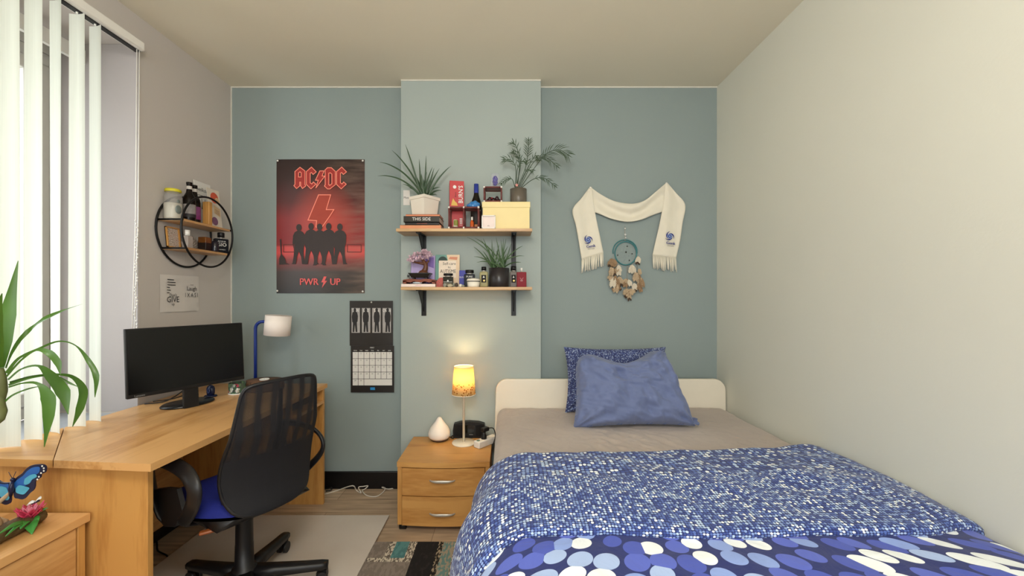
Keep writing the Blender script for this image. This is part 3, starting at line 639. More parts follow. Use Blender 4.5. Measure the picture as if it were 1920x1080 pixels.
b = B(); b.tube([lp + Vector((.074 * cos(a), .074 * sin(a), .312)) for a in [2 * pi * k / 40 for k in range(40)]], .0022, 6, closed=True); b.tube([lp + Vector((.060 * cos(a), .060 * sin(a), .488)) for a in [2 * pi * k / 40 for k in range(40)]], .0022, 6, closed=True)
for k in range(3): b.tube([lp + Vector((.0, 0, .335)), lp + Vector((.072 * cos(k * 2.094), .072 * sin(k * 2.094), .313))], .0015, 6)
b.build('shade_wire', m_lw, sh)
b = B(); b.ball(lp + Vector((0, 0, .385)), .024, sz=1.25); b.cyl(lp + Vector((0, 0, .338)), lp + Vector((0, 0, .362)), .012, n=14); b.build('bulb', M('lit_bulb', '#ffd58a', .5, emit=6, var=.02), tlp)
light('table_lamp_light', 'POINT', lp + Vector((0, 0, .43)), (0, 0, 0), 2.3, (1.0, .76, .44), .025)
# diffuser
df = Vector((-.437, -.163, ZT))
d_ = thing('aroma_diffuser', 'white drop shaped diffuser at the left on the nightstand', 'diffuser', df)
b = B(); b.lathe([(.060, .014), (.069, .026), (.0715, .042), (.068, .060), (.058, .080), (.043, .100), (.029, .118), (.019, .133), (.013, .143), (.007, .148), (0, .149)], df, 36); b.build('cover', M('white_ceramic', '#f0e6dc', .45, var=.02), d_)
b = B(); b.lathe([(0, 0), (.05, 0), (.06, .013), (0, .0135)], df, 32); b.build('foot', M('dark_wood_foot', '#4a3020', .5), d_)
# alarm clock radio
ck = Vector((px(880, -.115), -.115, ZT))
c_ = thing('clock_radio', 'wide black clock radio behind the lamp on the nightstand', 'clock radio', ck)
b = B(); b.prism([ck + Vector((x, -.02, z)) for x, z in [(-.104, .0), (.104, 0), (.107, .05), (.100, .092), (.06, .103), (0, .107), (-.06, .103), (-.100, .092), (-.107, .05)]], (0, .043, 0)); b.build('case', m_black, c_)
b = B(); b.box(ck.x - .035, ck.x + .035, ck.y - .0215, ck.y - .0202, .40 + .02, .40 + .075, bevel=.0); b.build('display', M('dark_display', '#050505', .1), c_)
b = B(); b.box(ck.x + .0, ck.x + .026, ck.y - .0216, ck.y - .0203, ZT + .022, ZT + .027); b.build('brand_plate', M('grey_print', '#6b6b6b', .4), c_)
for s in (-1, 1):
    b = B(); b.grid(lambda u, v, s=s: ck + Vector((s * .07 + (u - .5) * .052, -.0212 - .003 * (1 - (2 * u - 1) ** 2), .015 + .07 * v)), 6, 6); b.build('speaker_grille', M('black_grille', '#161416', .9, bump=.8, bscale=600), c_)
# power strip
a = R(48); Mp = Matrix.Translation((-.139, D(2.535), ZT)) @ Matrix.Rotation(a, 4, 'Z')
ps = thing('power_strip', 'white power strip lying on the nightstand by the bed', 'power strip', (-.139, D(2.535), ZT))
b = B(); b.box(-.07, .1, -.026, .026, 0, .042, bevel=.006, mat=Mp); b.build('body', m_white, ps)
for xx in (-.005, .055):
    b = B(); b.lathe([(.0, .0405), (.02, .0405), (.02, .0425), (.017, .0425), (.016, .036), (0, .036)], Mp @ Vector((xx, 0, 0)), 22); b.build('socket', m_white, ps)
b = B(); b.box(-.062, -.045, -.008, .008, .041, .047, bevel=.002, mat=Mp); b.build('switch', M('green_switch', '#5f7a66', .3), ps)
pg = thing('power_plug', 'black plug with cable pushed into the white power strip', 'plug', Mp @ Vector((.055, 0, .042)))
b = B(); b.lathe([(.018, .043), (.018, .060), (.012, .072), (.012, .085), (0, .085)], Mp @ Vector((-.005, 0, 0)), 18); b.box(-.02, .03, -.016, .016, .086, .112, bevel=.006, mat=Mp); b.build('plug_body', m_black, pg)
b = B(); b.tube(smooth_path([Mp @ Vector((.03, 0, .10)), Mp @ Vector((.06, -.02, .095)), Mp @ Vector((.062, -.035, .05)), Mp @ Vector((.03, -.045, .006))], 5), .0032, 6); b.build('plug_cord', m_black, pg)
b = B(); b.tube(smooth_path([df + Vector((.06, .02, .012)), df + Vector((.09, .01, .004)), ck + Vector((-.12, .0, .004)), ck + Vector((-.10, .04, .004))], 5), .003, 6); tag(b.build('diffuser_cable', m_black), 'black cable running from the white diffuser behind the clock radio', 'cable')

# ================================================================== bed
BXL, BXR, BY0, BY1 = -.066, 1.442, -2.13, -.097
bed = thing('bed', 'bed with rounded white headboard against the teal wall', 'bed', ((BXL + BXR) / 2, -1.1, 0))
def hb_outline(y):
    r_, z1, o = .075, .776, []
    x0, x1 = BXL - .006, BXR
    for k in range(9): aa = pi - k * pi / 16; o.append((x0 + r_ + r_ * cos(aa), z1 - r_ + r_ * sin(aa)))
    for k in range(9): aa = pi / 2 - k * pi / 16; o.append((x1 - r_ + r_ * cos(aa), z1 - r_ + r_ * sin(aa)))
    o += [(x1 + .004, .3), (x1 + .004, .12), (x0 - .012, .12), (x0 - .012, .3)]
    return [Vector((x, y, z)) for x, z in o]
m_hb = M('white_headboard', '#e8dfcd', .4, var=.03)
b = B(); b.prism(hb_outline(BY1 - .032), (0, .03, 0)); o = b.build('headboard', m_hb, bed)
md = o.modifiers.new('bevel', 'BEVEL'); md.width = .006; md.segments = 2; md.limit_method = 'ANGLE'
for x in (BXL, BXR - .03):
    b = B(); b.box(x, x + .03, BY0, BY1 - .034, .16, .34, bevel=.004); b.build('side_rail', m_hb, bed)
    for y in (BY0 + .04, BY1 - .10):
        b = B(); b.box(x, x + .05, y, y + .05, 0, .16, bevel=.003); b.build('leg', m_hb, bed)
b = B(); b.box(BXL, BXR, BY0 - .03, BY0, .16, .45, bevel=.004); b.build('footboard', m_hb, bed)
b = B(); b.box(BXL + .031, BXR - .031, BY0, BY1 - .034, .24, .26); b.build('slat_base', m_hb, bed)
# mattress under a fitted sheet
def sheet_mat():
    m, n, N, L, b = nt('taupe_sheet'); tc = N.new('ShaderNodeTexCoord')
    nz = N.new('ShaderNodeTexNoise'); nz.inputs['Scale'].default_value = 3; L.new(tc.outputs['Object'], nz.inputs['Vector'])
    r = ramp(N, [(.3, '#b0a298'), (.7, '#b9aca2')]); L.new(nz.outputs['Fac'], r.inputs[0]); L.new(r.outputs[0], b.inputs['Base Color']); b.inputs['Roughness'].default_value = .85; b.inputs['Sheen Weight'].default_value = .2
    v = N.new('ShaderNodeTexVoronoi'); v.inputs['Scale'].default_value = 45; L.new(tc.outputs['Object'], v.inputs['Vector'])
    n2 = N.new('ShaderNodeTexNoise'); n2.inputs['Scale'].default_value = 14; n2.inputs['Detail'].default_value = 4; n2.inputs['Distortion'].default_value = 1.2; L.new(tc.outputs['Object'], n2.inputs['Vector'])
    ad = N.new('ShaderNodeMath'); ad.operation = 'MULTIPLY_ADD'; ad.inputs[1].default_value = .12; L.new(v.outputs['Distance'], ad.inputs[0]); L.new(n2.outputs['Fac'], ad.inputs[2])
    bp = N.new('ShaderNodeBump'); bp.inputs['Strength'].default_value = .35; bp.inputs['Distance'].default_value = .012; L.new(ad.outputs[0], bp.inputs['Height']); L.new(bp.outputs[0], b.inputs['Normal']); return m
MT = .592
def prof(X0, X1, z0, z1, r_, n=7):
    o = [(X1, z0)]
    o += [(X1 - r_ + r_ * cos(k * pi / 2 / n), z1 - r_ + r_ * sin(k * pi / 2 / n)) for k in range(n + 1)]
    N_ = 150; o += [(X1 - r_ - (X1 - X0 - 2 * r_) * k / N_, z1) for k in range(1, N_)]
    o += [(X0 + r_ + r_ * cos(pi / 2 + k * pi / 2 / n), z1 - r_ + r_ * sin(pi / 2 + k * pi / 2 / n)) for k in range(n + 1)]
    o += [(X0, z0)]
    return o
b = B(); rings = []
ys = [BY1 - .034, BY1 - .038, BY1 - .05, BY1 - .07] + [BY1 - .07 - (BY1 - .09 - BY0 - .05) * k / 210 for k in range(1, 211)] + [BY0 + .02, BY0 + .004]
for i, y in enumerate(ys):
    ez = [.02, .009, .003, .0][i] if i < 4 else (.0 if i < len(ys) - 1 else .02)
    ring_ = []
    for x, z in prof(BXL + .004, BXR - .006, .27, MT, .055):
        if z > .5:
            d0 = Vector((x - .62, (y + .78) * 1.0, 0)); g = math.exp(-(d0.x / .22) ** 2 - (d0.y / .20) ** 2)
            z += .006 * nz3((x, y, 0), 3) + g * .010 * nz3((x * .8 + y * .6, y, 3), 15) + g * .011 * (1 - abs(nz3((x * .9 + y * .5, y * .7, 9), 17)) * 3) + .0022 * (1 - 3 * abs(nz3((x + y * .7, y - x * .3, 5), 11))) + .0012 * nz3((x, y, 2), 40)
        ring_.append(b.bm.verts.new((x, y, z - ez)))
    rings.append(ring_)
b.skin(rings); tag(b.build('mattress', sheet_mat()), 'mattress in a wrinkled taupe fitted sheet on the bed', 'mattress')

# pillows
def small_dots(name, scale, base='#1d2558', rnd=.35, thr=.42, cols=None, uv='UV', zoom=True):
    m, n, N, L, b = nt(name); tc = N.new('ShaderNodeTexCoord'); mp = N.new('ShaderNodeMapping'); mp.inputs['Scale'].default_value = (scale, scale, 1); L.new(tc.outputs[uv], mp.inputs[0])
    v = N.new('ShaderNodeTexVoronoi'); v.voronoi_dimensions = '2D'; v.inputs['Scale'].default_value = 1; v.inputs['Randomness'].default_value = rnd; L.new(mp.outputs[0], v.inputs['Vector'])
    sp = N.new('ShaderNodeSeparateColor'); L.new(v.outputs['Color'], sp.inputs[0])
    r = ramp(N, cols or [(0, '#33478c'), (.24, '#5169ad'), (.50, '#839bcb'), (.74, '#b8cde8'), (.88, '#f2f8fa')], 'CONSTANT'); L.new(sp.outputs[0], r.inputs[0])
    th = N.new('ShaderNodeMath'); th.operation = 'MULTIPLY_ADD'; th.inputs[1].default_value = .10; th.inputs[2].default_value = thr - .04; L.new(sp.outputs[1], th.inputs[0])
    lt = N.new('ShaderNodeMath'); lt.operation = 'LESS_THAN'; L.new(v.outputs['Distance'], lt.inputs[0]); L.new(th.outputs[0], lt.inputs[1])
    mx = N.new('ShaderNodeMix'); mx.data_type = 'RGBA'; mx.inputs[6].default_value = lin(base); L.new(r.outputs[0], mx.inputs[7]); L.new(lt.outputs[0], mx.inputs[0])
    L.new(mx.outputs[2], b.inputs['Base Color']); b.inputs['Roughness'].default_value = .8; b.inputs['Sheen Weight'].default_value = .15
    n2 = N.new('ShaderNodeTexNoise'); n2.inputs['Scale'].default_value = 9; n2.inputs['Detail'].default_value = 5; n2.inputs['Distortion'].default_value = .8; L.new(tc.outputs['Object'], n2.inputs['Vector'])
    bp = N.new('ShaderNodeBump'); bp.inputs['Strength'].default_value = .5; bp.inputs['Distance'].default_value = .02; L.new(n2.outputs['Fac'], bp.inputs['Height']); L.new(bp.outputs[0], b.inputs['Normal']); return m
def pillow(name, mat, O, U, V, W, Hh, T, label, dip=0, corner=.0, seed=0, wr=1.0, flap=None, skew=0, taper=0):
    """U,V in-plane unit axes, O centre"""
    Nn = U.cross(V)
    def fn(side):
        def f(u, v):
            x, y = 2 * u - 1, 2 * v - 1
            px_ = x * (1 - .05 * (1 - y * y)) + corner * x * abs(x * y) ** 3; py_ = y * (1 - .06 * (1 - x * x)) + corner * y * abs(x * y) ** 3
            if dip and y > 0: py_ -= dip * y * max(0, 1 - (abs(x + .08) / .75) ** 1.4)
            if skew: px_ += skew * x * (-y + 1) / 2
            if taper:
                px_ *= 1 - taper * (1 if x > 0 else .22) * max(0, (y + 1) / 2) ** 1.2
                px_ -= .10 * x * max(0, y) ** 5 * (1.4 if x < 0 else .5); py_ -= .10 * max(0, y) * abs(x) ** 5 * (1.5 if x < 0 else .6)
            e = max(0, (1 - x ** 4)) ** .42 * max(0, (1 - y ** 4)) ** .42
            t = T / 2 * e
            q = (x * 1.3 + seed, y * 1.3, side * 2)
            wrk = wr * (.008 * nz3(q, 2.2) + .006 * nz3((x * 3 + seed, y * 1.4 + x, side), 2.5)) * min(1, e * 2)
            # creases running in from the corners
            for cx_, cy_ in ((-1, 1), (1, 1), (-1, -1), (1, -1)):
                dx, dy = x - cx_, y - cy_; rr_ = math.hypot(dx, dy); an = math.atan2(dy, dx)
                wrk += wr * .007 * math.exp(-rr_ * rr_ / .28) * sin(an * 9 + seed) * min(1, e * 2)
            wrk += wr * (.0035 * (1 - 3 * abs(nz3((x * 1.5 + y * .8 + seed, y * .8 - x * .5, side * 3), 2.6))) + .0022 * (1 - 3 * abs(nz3((x * 1.2 + seed, y * 2 + x, 7), 4.5)))) * min(1, e * 1.5)
            return O + U * (px_ * W / 2) + V * (py_ * Hh / 2) + Nn * (side * (t + wrk) + .012 * nz3((x + seed, y, 5), 1.2))
        return f
    b = B(); uvf = lambda u, v: (u * W, v * Hh)
    b.grid(fn(1), 80, 64, uv=uvf); b.grid(fn(-1), 44, 36, uv=uvf)
    bmesh.ops.remove_doubles(b.bm, verts=b.bm.verts, dist=.0008)
    if flap:
        b.grid(lambda u, v: O + U * (W / 2 * (.97 + .16 * u)) + V * (-Hh / 2 * (.80 + .17 * v + .04 * u)) + Nn * (.02 * (1 - u) + .012 * sin(v * 7 + u * 3)), 8, 8, uv=uvf)
    tag(b.build(name, mat), label, 'pillow'); 
V2 = Vector((0, .16, 1)).normalized()
pillow('pillow', small_dots('pillow_dots', 185, '#2b3564', .6, .46, [(0, '#28315f'), (.3, '#3a4678'), (.6, '#6a7aa6'), (.85, '#aab9d2')]), Vector((px(1155, -.235), -.235, .797)), X1, V2, .64, .40, .11, 'dark blue small dotted pillow standing behind the plain blue one', seed=3, corner=.02)
V2 = Vector((-.02, .42, 1)).normalized(); U2 = Vector((1, -.03, .02)).normalized(); U2 = (U2 - V2 * U2.dot(V2)).normalized()
Oc = Vector((px(1179, -.465), -.465, .797))
pillow('pillow', M('plain_blue_cotton', '#68749a', .8, var=.06, scale=5, bump=.35, bscale=22, sheen=.2), Oc, U2, V2, .63, .43, .23, 'plain blue pillow leaning in front on the bed', dip=.32, corner=.02, seed=1, wr=2.6, flap=True, skew=.05, taper=.23)

# ================================================================== duvet
def dcross(t, off=0.0, far=0.0):
    """cross-section of the duvet: t=0 at the right wall, t=1 at the left hem; returns x, z"""
    pts = DC
    u = t * (len(pts) - 1); k = min(int(u), len(pts) - 2); return pts[k].lerp(pts[k + 1], u - k)
ctl = [(1.438, .545), (1.432, .585), (1.40, .612), (1.25, .622), (1.0, .618), (.7, .615), (.4, .618), (.15, .620), (.02, .612), (-.055, .578), (-.100, .520), (-.128, .44), (-.142, .36), (-.150, .28), (-.155, .20), (-.15, .13)]
_c = smooth_path([Vector((x, z, 0)) for x, z in ctl], 8)
# resample by length
_L = [0]
for a_, b_ in zip(_c, _c[1:]): _L.append(_L[-1] + (b_ - a_).length)
LT = _L[-1]
def resample(n):
    out = []; j = 0
    for k in range(n + 1):
        s = LT * k / n
        while j < len(_L) - 2 and _L[j + 1] < s: j += 1
        f = (s - _L[j]) / max(1e-9, _L[j + 1] - _L[j]); out.append(_c[j].lerp(_c[j + 1], max(0, min(1, f))))
    return out
DC = resample(200)
def dnormal(t):
    a_, b_ = dcross(max(0, t - .004)), dcross(min(1, t + .004)); d = (b_ - a_); n_ = Vector((d.y, -d.x, 0)); n_.normalize(); return n_ if n_.y > -.2 else n_
def dpoint(t, y, lift):
    p = dcross(t); n_ = dnormal(t)
    near = max(0, min(1, (-.95 - y) / .5)); hang = max(0, min(1, (.10 - p.x) / .2))
    x = p.x + n_.x * lift; z = p.y + n_.y * lift
    x += hang * .035 * (1 - near)                      # the far corner hangs closer to the mattress
    rt = max(0, (p.x - 1.36) / .08)
    wv = .011 * nz3((p.x * 1.0, y * 1.0, 1), 3.0) + .006 * nz3((p.x + y * .4, y, 4), 9)
    z += wv * (1 - .6 * min(1, rt)); x += (.012 * nz3((y, z, 7), 5) + .012 * sin(y * 16 + z * 5) * hang * hang) * hang
    return Vector((min(x, 1.4445), y, z))
def big_dots():
    return small_dots('duvet_large_dots', 16.5, '#1b2868', .52, .465, [(0, '#4656b4'), (.30, '#5666c4'), (.50, '#8ba3de'), (.66, '#a9bfe8'), (.78, '#f3f9fa')])
DYF, DYN = D(1.70), D(.60)
def duv(u, v):
    # the printed dots grow from the fold towards the foot end
    s_ = v * (DYF - DYN); k = max(0, min(1, (s_ - .53) / .30)); return ((u - .5) * LT * (1 - .34 * k) + .5, s_ - .05 * k * k - .34 * max(0, s_ - .83))
def dv(u, v):
    y = DYF + (DYN - DYF) * v; e = 0
    return dpoint(u, y, -.02 * max(0, 1 - v / .03))
dd = thing('duvet', 'blue dotted duvet with its top folded back on the bed', 'duvet', (.65, D(1.2), MT))
b = B(); b.grid(dv, 150, 100, uv=duv); b.build('cover', big_dots(), dd, solid=.012)
# turned-back strip, reverse side with small dots
def fold_edge_far(t): return D(1.735) + .10 * max(0, 1 - t / .55) ** 1.0 - .01 * sin(t * 9) + .012 * nz3((t, 0, 0), 9)
def fold_edge_near(t):
    p = dcross(t)
    k = max(0, (.02 - p.x) / .19) if p.x < .02 else 0
    return D(1.195) + .012 * sin(t * 23) + .018 * nz3((t, 2, 0), 7) + .05 * max(0, .12 - t) / .12 - .34 * max(0, (t - .71) / .29) ** 1.2
def fv(u, v):
    ya, yb = fold_edge_far(u), fold_edge_near(u)
    if v < .12: k = v / .12; y = ya + .03 * sin(k * pi) - .0; lift = -.025 + .055 * (1 - cos(k * pi)) / 2 + .0
    elif v > .88: k = (v - .88) / .12; y = yb - .022 * sin(k * pi); lift = .030 - .034 * (1 - cos(k * pi)) / 2
    else:
        k = (v - .12) / .76; y = ya + (yb - ya) * k; lift = .030 + .014 * sin(k * pi)
    q = dpoint(u, y, lift)
    q.z += .006 * nz3((q.x, q.y * 1.4, 5), 7) * (1 if u > .05 else 0)
    return q
def fuv(u, v):
    return (u * LT, v * .66)
def fold_mat():
    """rows of dots that grow from fine to large toward the bed head"""
    m = small_dots('duvet_small_dots', 75, '#1e2a62', .30, .42)
    n = m.node_tree; N, L = n.nodes, n.links
    mp = [x for x in N if x.type == 'MAPPING'][0]; tc = [x for x in N if x.type == 'TEX_COORD'][0]
    sp = N.new('ShaderNodeSeparateXYZ'); L.new(tc.outputs['UV'], sp.inputs[0])
    lt = N.new('ShaderNodeMath'); lt.operation = 'LESS_THAN'; lt.inputs[1].default_value = .30; L.new(sp.outputs[1], lt.inputs[0])
    md = N.new('ShaderNodeMix'); md.data_type = 'VECTOR'; md.inputs[4].default_value = (105, 105, 1); md.inputs[5].default_value = (62, 62, 1); L.new(lt.outputs[0], md.inputs[0]); L.new(md.outputs[1], mp.inputs['Scale'])
    return m
b = B(); b.grid(fv, 170, 70, uv=fuv); b.build('turned_back_strip', fold_mat(), dd, label='turned back reverse side with small dots')
# ================================================================== posters, papers and the calendar
def rect_sheet(b, O, U, V, w, h, wave=.004, nu=14, nv=18, mi=0, lift=.002):
    N_ = U.cross(V)
    b.grid(lambda u, v: O + U * ((u - .5) * w) + V * ((v - .5) * h) + N_ * (lift + wave * (1 + nz3((u * 2, v * 3, 1.7), 1.6)) * min(1, 6 * u * (1 - u) + 2 * v * (1 - v))), nu, nv, mi)
BK = (X1, Z1)                       # rear wall plane axes
def band_poster():
    O = Vector(((px(519, 0) + px(684, 0)) / 2, 0, (pz(299, 0) + pz(550, 0)) / 2)); w, h = .607, .922
    po = thing('band_poster', 'dark red rock band poster pinned to the teal wall above the desk lamp', 'poster', O)
    m, n, N, L, bs = nt('poster_print'); tc = N.new('ShaderNodeTexCoord'); sp = N.new('ShaderNodeSeparateXYZ'); L.new(tc.outputs['Object'], sp.inputs[0])
    r = ramp(N, [(0, '#2b2624'), (.16, '#473b38'), (.25, '#8a3a38'), (.30, '#d24a48'), (.345, '#c94846'), (.36, '#8c2a2c'), (.55, '#8a2a2a'), (.68, '#57221f'), (.85, '#38201c'), (1, '#2c1c18')])
    mr = N.new('ShaderNodeMapRange'); mr.inputs[1].default_value = -h / 2; mr.inputs[2].default_value = h / 2; L.new(sp.outputs[2], mr.inputs[0]); L.new(mr.outputs[0], r.inputs[0])
    # darker towards the left and upper left, streaky brick on the right
    mp = N.new('ShaderNodeMapping'); mp.inputs['Scale'].default_value = (2.5, 1, 16); L.new(tc.outputs['Object'], mp.inputs[0])
    nz = N.new('ShaderNodeTexNoise'); nz.inputs['Scale'].default_value = 1.6; nz.inputs['Detail'].default_value = 5; L.new(mp.outputs[0], nz.inputs['Vector'])
    r2 = ramp(N, [(.40, '#000000'), (.75, '#ffffff')]); L.new(nz.outputs['Fac'], r2.inputs[0])
    mx_ = N.new('ShaderNodeMapRange'); mx_.inputs[1].default_value = -.05; mx_.inputs[2].default_value = .25; L.new(sp.outputs[0], mx_.inputs[0])
    mu = N.new('ShaderNodeMath'); mu.operation = 'MULTIPLY'; L.new(mx_.outputs[0], mu.inputs[0]); L.new(r2.outputs[0], mu.inputs[1])
    mu2 = N.new('ShaderNodeMath'); mu2.operation = 'MULTIPLY'; mu2.inputs[1].default_value = .55; L.new(mu.outputs[0], mu2.inputs[0])
    a = N.new('ShaderNodeMix'); a.data_type = 'RGBA'; L.new(mu2.outputs[0], a.inputs[0]); L.new(r.outputs[0], a.inputs[6]); a.inputs[7].default_value = lin('#8d7566')
    # printed red glow in the middle
    vl = N.new('ShaderNodeVectorMath'); vl.operation = 'MULTIPLY'; vl.inputs[1].default_value = (1.0, 0, .75); L.new(tc.outputs['Object'], vl.inputs[0])
    ad = N.new('ShaderNodeVectorMath'); ad.operation = 'ADD'; ad.inputs[1].default_value = (-.02, 0, -.02); L.new(vl.outputs[0], ad.inputs[0])
    ln = N.new('ShaderNodeVectorMath'); ln.operation = 'LENGTH'; L.new(ad.outputs[0], ln.inputs[0])
    g = N.new('ShaderNodeMapRange'); g.inputs[1].default_value = .24; g.inputs[2].default_value = .02; g.inputs[4].default_value = .72; L.new(ln.outputs['Value'], g.inputs[0])
    a2 = N.new('ShaderNodeMix'); a2.data_type = 'RGBA'; L.new(g.outputs[0], a2.inputs[0]); L.new(a.outputs[2], a2.inputs[6]); a2.inputs[7].default_value = lin('#d0503f')
    L.new(a2.outputs[2], bs.inputs['Base Color']); bs.inputs['Roughness'].default_value = .38
    b = B(); rect_sheet(b, O + Vector((0, -.0005, 0)), X1, Z1, w, h, .0025); b.build('sheet', m, po)
    Of = O + Vector((0, -.0085, 0)); S = w / 166.0                        # printed marks, in poster pixels (166 x 251, y down)
    def q(x, y): return ((x - 83) * S, (125.5 - y) * S)
    m_dark = M('poster_red_fill', '#a5302a', .5); m_line = M('poster_neon_line', '#ff8f78', .5); m_sil = M('poster_silhouette', '#3a302f', .6); m_bolt = M('poster_bolt', '#a8402f', .5); m_ned = M('poster_pink', '#e0605e', .5)
    # headline letters, height 41 px, crop 510,290 scale .1204 -> poster px
    def zz(pts, ox=9, oy=9): return [q((x * .1204 + 510 - 518), (y * .1204 + 290 - 299)) for x, y in pts]
    A_out = [(345, 485), (362, 465), (362, 265), (440, 198), (518, 255), (518, 465), (530, 490), (480, 530), (452, 490), (452, 430), (436, 430), (436, 490), (388, 530)]
    A_in = [(418, 285), (440, 268), (460, 285), (460, 350), (418, 350)]
    C_out = [(540, 265), (620, 195), (695, 270), (645, 310), (620, 280), (600, 290), (600, 440), (625, 460), (650, 428), (690, 462), (612, 535), (540, 465)]
    Dl = [(832, 240), (870, 205), (930, 205), (992, 262), (992, 470), (910, 535), (870, 535), (822, 490), (835, 470)]
    Di = [(890, 290), (915, 285), (938, 305), (938, 455), (905, 480), (890, 470)]
    C2 = [(x + 472, y) for x, y in C_out]
    Bt = [(750, 255), (815, 255), (785, 335), (828, 335), (690, 520), (725, 400), (682, 400)]
    b = B()
    for k, o_ in enumerate((A_out, C_out, Dl, C2, Bt)): b.poly(Of, X1, Z1, zz(o_), 0, .0002 + .00005 * k)
    for o_ in (A_in, Di): b.poly(Of, X1, Z1, zz(o_), 1, .0005)
    for o_ in (A_out, C_out, Dl, C2, Bt, A_in, Di): b.ribbon(Of, X1, Z1, zz(o_), .0052, 2, .0008)
    b.build('headline_letters', [m_dark, M('poster_dark_red', '#5a221f', .6), m_line], po)
    big = [(730, 628), (920, 628), (850, 858), (970, 858), (905, 960), (820, 1080), (770, 1150), (690, 1130), (700, 1030), (565, 1022)]
    b = B(); b.poly(Of, X1, Z1, zz(big), 0, .0001); b.ribbon(Of, X1, Z1, zz(big), .0058, 1, .0004); b.build('printed_bolt', [m_bolt, m_line], po)
    b = B()
    for i, (cx, hy, ww) in enumerate(((43, 123, 1.0), (66, 121, 1.1), (82, 122, .95), (99, 121, 1.1), (120, 122, 1.05))):
        lf = .0010 + .0002 * i
        s_ = ww; by = 197 + (2 if i == 2 else 0)
        body = [(-3, 11), (-8, 14), (-11, 20), (-12, 34), (-10, 44), (-9, 46), (-10, 60), (-12, by - hy - 2), (-14, by - hy), (-6, by - hy), (-3.5, 60), (0, 50), (4, 60), (6, by - hy), (14, by - hy), (11, by - hy - 3), (9, 58), (9, 44), (11, 34), (11.5, 20), (8, 14), (3, 11)]
        b.poly(Of, X1, Z1, [q(cx + x * s_, hy + y) for x, y in body], 0, lf)
        b.disc(Of, X1, Z1, q(cx, hy + 5), 5.2 * S, 0, lf + .0001, 14, 6.5 * S)
    b.poly(Of, X1, Z1, [q(*p) for p in ((7, 150), (10, 150), (11, 178), (17, 186), (19, 195), (26, 197), (6, 198), (6, 186), (9, 178))], 0, .001)
    for x0, x1 in ((14, 34), (134, 160)): b.ribbon(Of, X1, Z1, [q(x0, 160), q(x1, 160), q(x1, 174), q(x0, 174)], .005, 1, .001)
    b.build('printed_figures', [m_sil, M('poster_dim_red', '#6d3532', .6)], po)
    b = B(); oo = Of + X1 * q(62, 0)[0] + Z1 * q(0, 230.5)[1]
    [b.text('PWR', .066, oo + X1 * (.0016 * j), X1, Z1, 0, .0006 + .0001 * j, sx=.92) for j in (-1, 0, 1)]; [b.text('UP', .066, X1 * (.0016 * j) + Of + X1 * q(111, 0)[0] + Z1 * q(0, 230.5)[1], X1, Z1, 0, .0006 + .0001 * j, sx=.9) for j in (-1, 0, 1)]
    b.poly(Of, X1, Z1, [q(*p) for p in ((90, 220), (95, 220), (91.5, 228), (96, 228), (86, 242), (89, 231), (85, 231))], 0, .0006)
    b.build('title_letters', m_ned, po)
    for x, y in ((3, 2.5), (163, 2.5), (2.5, 247), (163, 248)):
        u, v = q(x, y); b = B(); b.ball(Of + X1 * u + Z1 * v + Vector((0, -.0015, 0)), .0065, sy=.5); b.build('pin', m_white, po)
band_poster()

